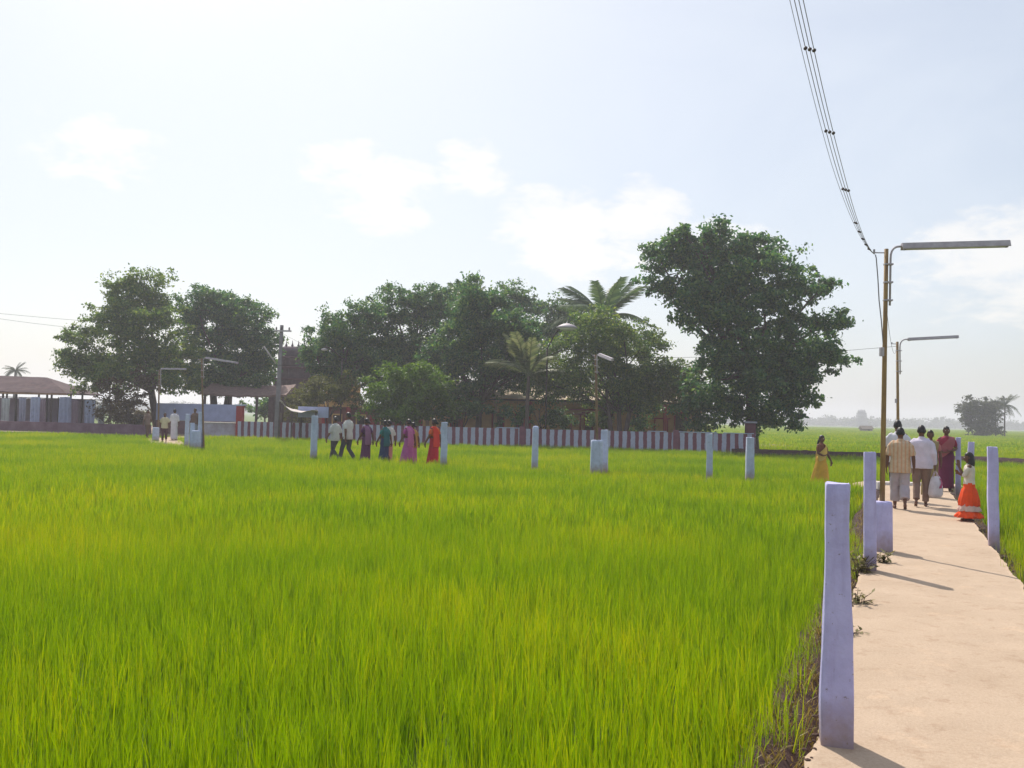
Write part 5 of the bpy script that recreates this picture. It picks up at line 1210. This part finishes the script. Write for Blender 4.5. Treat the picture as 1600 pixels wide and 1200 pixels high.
walker(601, 657, 34.9, 'woman in teal blouse and navy sari beside the person in white', [('blouse', cloth('teal_blouse', (.02, .16, .15))), ('skirt', cloth('navy_sari', (.03, .05, .13)), {'wb': .19, 'trail': -.08}), ('pallu', cloth('teal_drape', (.02, .13, .14)))], 'bun', .16)
walker(607.5, 656.5, 35.5, 'person in white shirt and salmon lungi just behind the teal sari woman', [('shirt', M_WSH2, {'sleeve': .8}), ('skirt', cloth('salmon_lungi', (.50, .24, .20)), {'wb': .15, 'name': 'lungi'})], 'short', .14)
walker(638, 655, 34.4, 'woman in pink sari in the middle of the walking line', [('blouse', cloth('magenta_blouse', (.34, .07, .26))), ('skirt', cloth('pink_sari', (.40, .10, .30)), {'wb': .25, 'trail': -.10}), ('pallu', cloth('pink_drape', (.44, .14, .32)))], 'bun', .2)
walker(645, 660, 34.9, 'woman in mustard sari half hidden behind the pink sari woman', [('blouse', cloth('mustard_blouse', (.34, .20, .05))), ('skirt', cloth('rose_sari', (.36, .10, .26)), {'wb': .18}), ('pallu', cloth('mustard_drape', (.40, .24, .06)))], 'bun', .1)
walker(678, 654.5, 33.9, 'woman in red sari last in the walking line', [('blouse', cloth('red_blouse', (.58, .10, .02))), ('skirt', cloth('crimson_sari', (.42, .012, .03)), {'wb': .21, 'trail': -.07}), ('pallu', cloth('orange_red_drape', (.56, .035, .02)))], 'bun', .17)
G_ENT = 'people at the temple entrance'
TOCAM = heading(.25, -1)
walker(256, 645, 48.5, 'man in cream shirt and dark maroon trousers walking out from the temple', [('shirt', cloth('cream_shirt', (.56, .50, .34)), {'sleeve': .7}), ('trousers', cloth('maroon_trousers', (.07, .02, .035)))], 'short', .12, dirn=TOCAM, group=G_ENT)
walker(271, 639, 52.0, 'man all in white standing just behind the cream shirt man', [('shirt', cloth('white_kurta', (.62, .60, .66)), {'hem': .76, 'sleeve': 1.3}), ('skirt', cloth('white_dhoti', (.60, .57, .64)), {'wb': .18, 'name': 'dhoti'})], 'short', 0, dirn=heading(.2, 1), legs='stand', group=G_ENT)
walker(229, 640, 54.0, 'person in dull brown clothes left of the small pale block', [('shirt', cloth('dull_brown_shirt', (.20, .14, .12)), {'sleeve': .8}), ('trousers', cloth('umber_trousers', (.12, .075, .06)))], 'short', .06, dirn=heading(1, -.3), group=G_ENT)
walker(303, 638, 56.0, 'person in brown behind the left lamp pole at the entrance', [('shirt', cloth('brown_shirt', (.14, .085, .07)), {'sleeve': .8}), ('skirt', cloth('blue_grey_lungi', (.26, .28, .36)), {'wb': .16, 'name': 'lungi'})], 'short', 0, dirn=heading(-.3, -1), legs='stand', group=G_ENT)

# plastic bag in the hand of the man in lilac
def bag():
    s = 1.69/1.70; c, sn = math.cos(AWAY-.05), math.sin(AWAY-.05); hand = Vector((.268*s, .06*s, (.875-.13)*s)); hx = pB.x+hand.x*c-hand.y*sn; hy = pB.y+hand.x*sn+hand.y*c
    root = empty('plastic_bag', (hx, hy, 0)); tag(root, 'white plastic carrier bag with red print held by the man in lilac', 'bag'); root.rotation_euler = (0, 0, .25)
    zt = hand.z-.10; bm = bmesh.new(); loft(bm, [ell(.01, 0, z, rx, ry, 26, .035, 6, z*14) for z, rx, ry in ((zt-.43, .09, .06), (zt-.42, .135, .085), (zt-.36, .160, .10), (zt-.2, .155, .09), (zt-.06, .12, .055), (zt, .085, .03))]); fin('bag_body', bm, mat('white_plastic', (.64, .60, .66), rough=.4), root, True)
    for y in (-.022, .022):
        bm = bmesh.new(); tube(bm, [Vector((-.06, y, zt-.02)), Vector((-.03, y*.6, zt+.07)), Vector((0, 0, zt+.12)), Vector((.03, y*.6, zt+.07)), Vector((.07, y, zt-.02))], .009, 6); fin('handle', bm, mat('white_plastic_handle', (.62, .5, .58), rough=.4), root, True)
    bm = bmesh.new(); rows = []
    for i in range(7):
        z = zt-.04-.2*i/6; row = []
        for j in range(4): a = -1.25+j*.16+.3*math.sin(i*.8); rx = float(np.interp(z, [zt-.36, zt-.2, zt-.06, zt], [.160, .155, .12, .085])); ry = float(np.interp(z, [zt-.36, zt-.2, zt-.06, zt], [.10, .09, .055, .03])); row.append(bm.verts.new((.01+math.cos(a)*(rx*1.05+.004), math.sin(a)*(ry*1.05+.006), z)))
        rows.append(row)
    for p, q in zip(rows, rows[1:]):
        for j in range(3): bm.faces.new((p[j], p[j+1], q[j+1], q[j]))
    fin('red_print', bm, mat('magenta_print', (.42, .03, .14), rough=.5), root, True)
bag()

# ------------------------------------------------------------------ small things at the walkway edge
def weed(px, py, n, r, label, seed, big=.07, hmax=.22):
    rnd = random.Random(seed); b = on(px, py, -.05); root = empty('weed', b); tag(root, label, 'plant', 'weeds at the walkway edge'); bm = bmesh.new(); vs, fs = [], []
    lm = leaf_mat('weed_leaves%d' % seed, (.10, .09, .03), (.18, .17, .06), (.32, .27, .12), .3)
    for k in range(n):
        a = rnd.uniform(0, 6.28); h = rnd.uniform(.05, hmax); e = Vector((math.cos(a)*r*rnd.random(), math.sin(a)*r*rnd.random(), h)); tube(bm, [Vector((e.x*.2, e.y*.2, -.05)), e*.55+Vector((0, 0, .02)), e], [.004, .003, .002], 5)
        for q in range(5):
            t = rnd.uniform(.35, 1); p = e*t; d = Vector((rnd.uniform(-1, 1), rnd.uniform(-1, 1), rnd.uniform(-.4, .6))).normalized()*big*rnd.uniform(.6, 1.2); sd_ = d.cross(Vector((0, 0, 1))).normalized()*big*.28; bidx = len(vs)
            vs += [p, p+d*.5+sd_, p+d, p+d*.5-sd_]; fs.append((bidx, bidx+1, bidx+2, bidx+3))
    fin('stem', bm, M_SOIL, root); me = bpy.data.meshes.new('foliage'); me.from_pydata(vs, [], fs); link('foliage', me, lm, root)
weed(1342, 900, 26, .26, 'dry leafy weed left of the slim post at the walkway edge', 1, .075, .26)
weed(1338, 950, 22, .24, 'straggling weed on the soil between the two nearest posts', 2, .06, .2)
weed(1376, 885, 10, .13, 'small weed with long leaves right of the slim post foot', 3, .10, .2)
weed(1328, 1000, 14, .18, 'low weed on the soil behind the nearest post', 4, .05, .14)

# ------------------------------------------------------------------ haze
def haze():
    m = bpy.data.materials.new('haze_air'); m.use_nodes = True; N = m.node_tree.nodes; L = m.node_tree.links
    N.remove(N['Principled BSDF']); v = N.new('ShaderNodeVolumePrincipled'); L.new(v.outputs[0], N['Material Output'].inputs['Volume'])
    v.inputs['Color'].default_value = (.88, .87, 1.0, 1); v.inputs['Density'].default_value = HAZE_DENSITY; v.inputs['Anisotropy'].default_value = .35
    bm = bmesh.new(); box(bm, (0, 700, 10.0), (3000, 1600, 26.0)); o = fin('haze', bm, m); tag(o, 'pale haze hanging over the fields', 'haze', kind='stuff')
HAZE_DENSITY = .0010
haze()
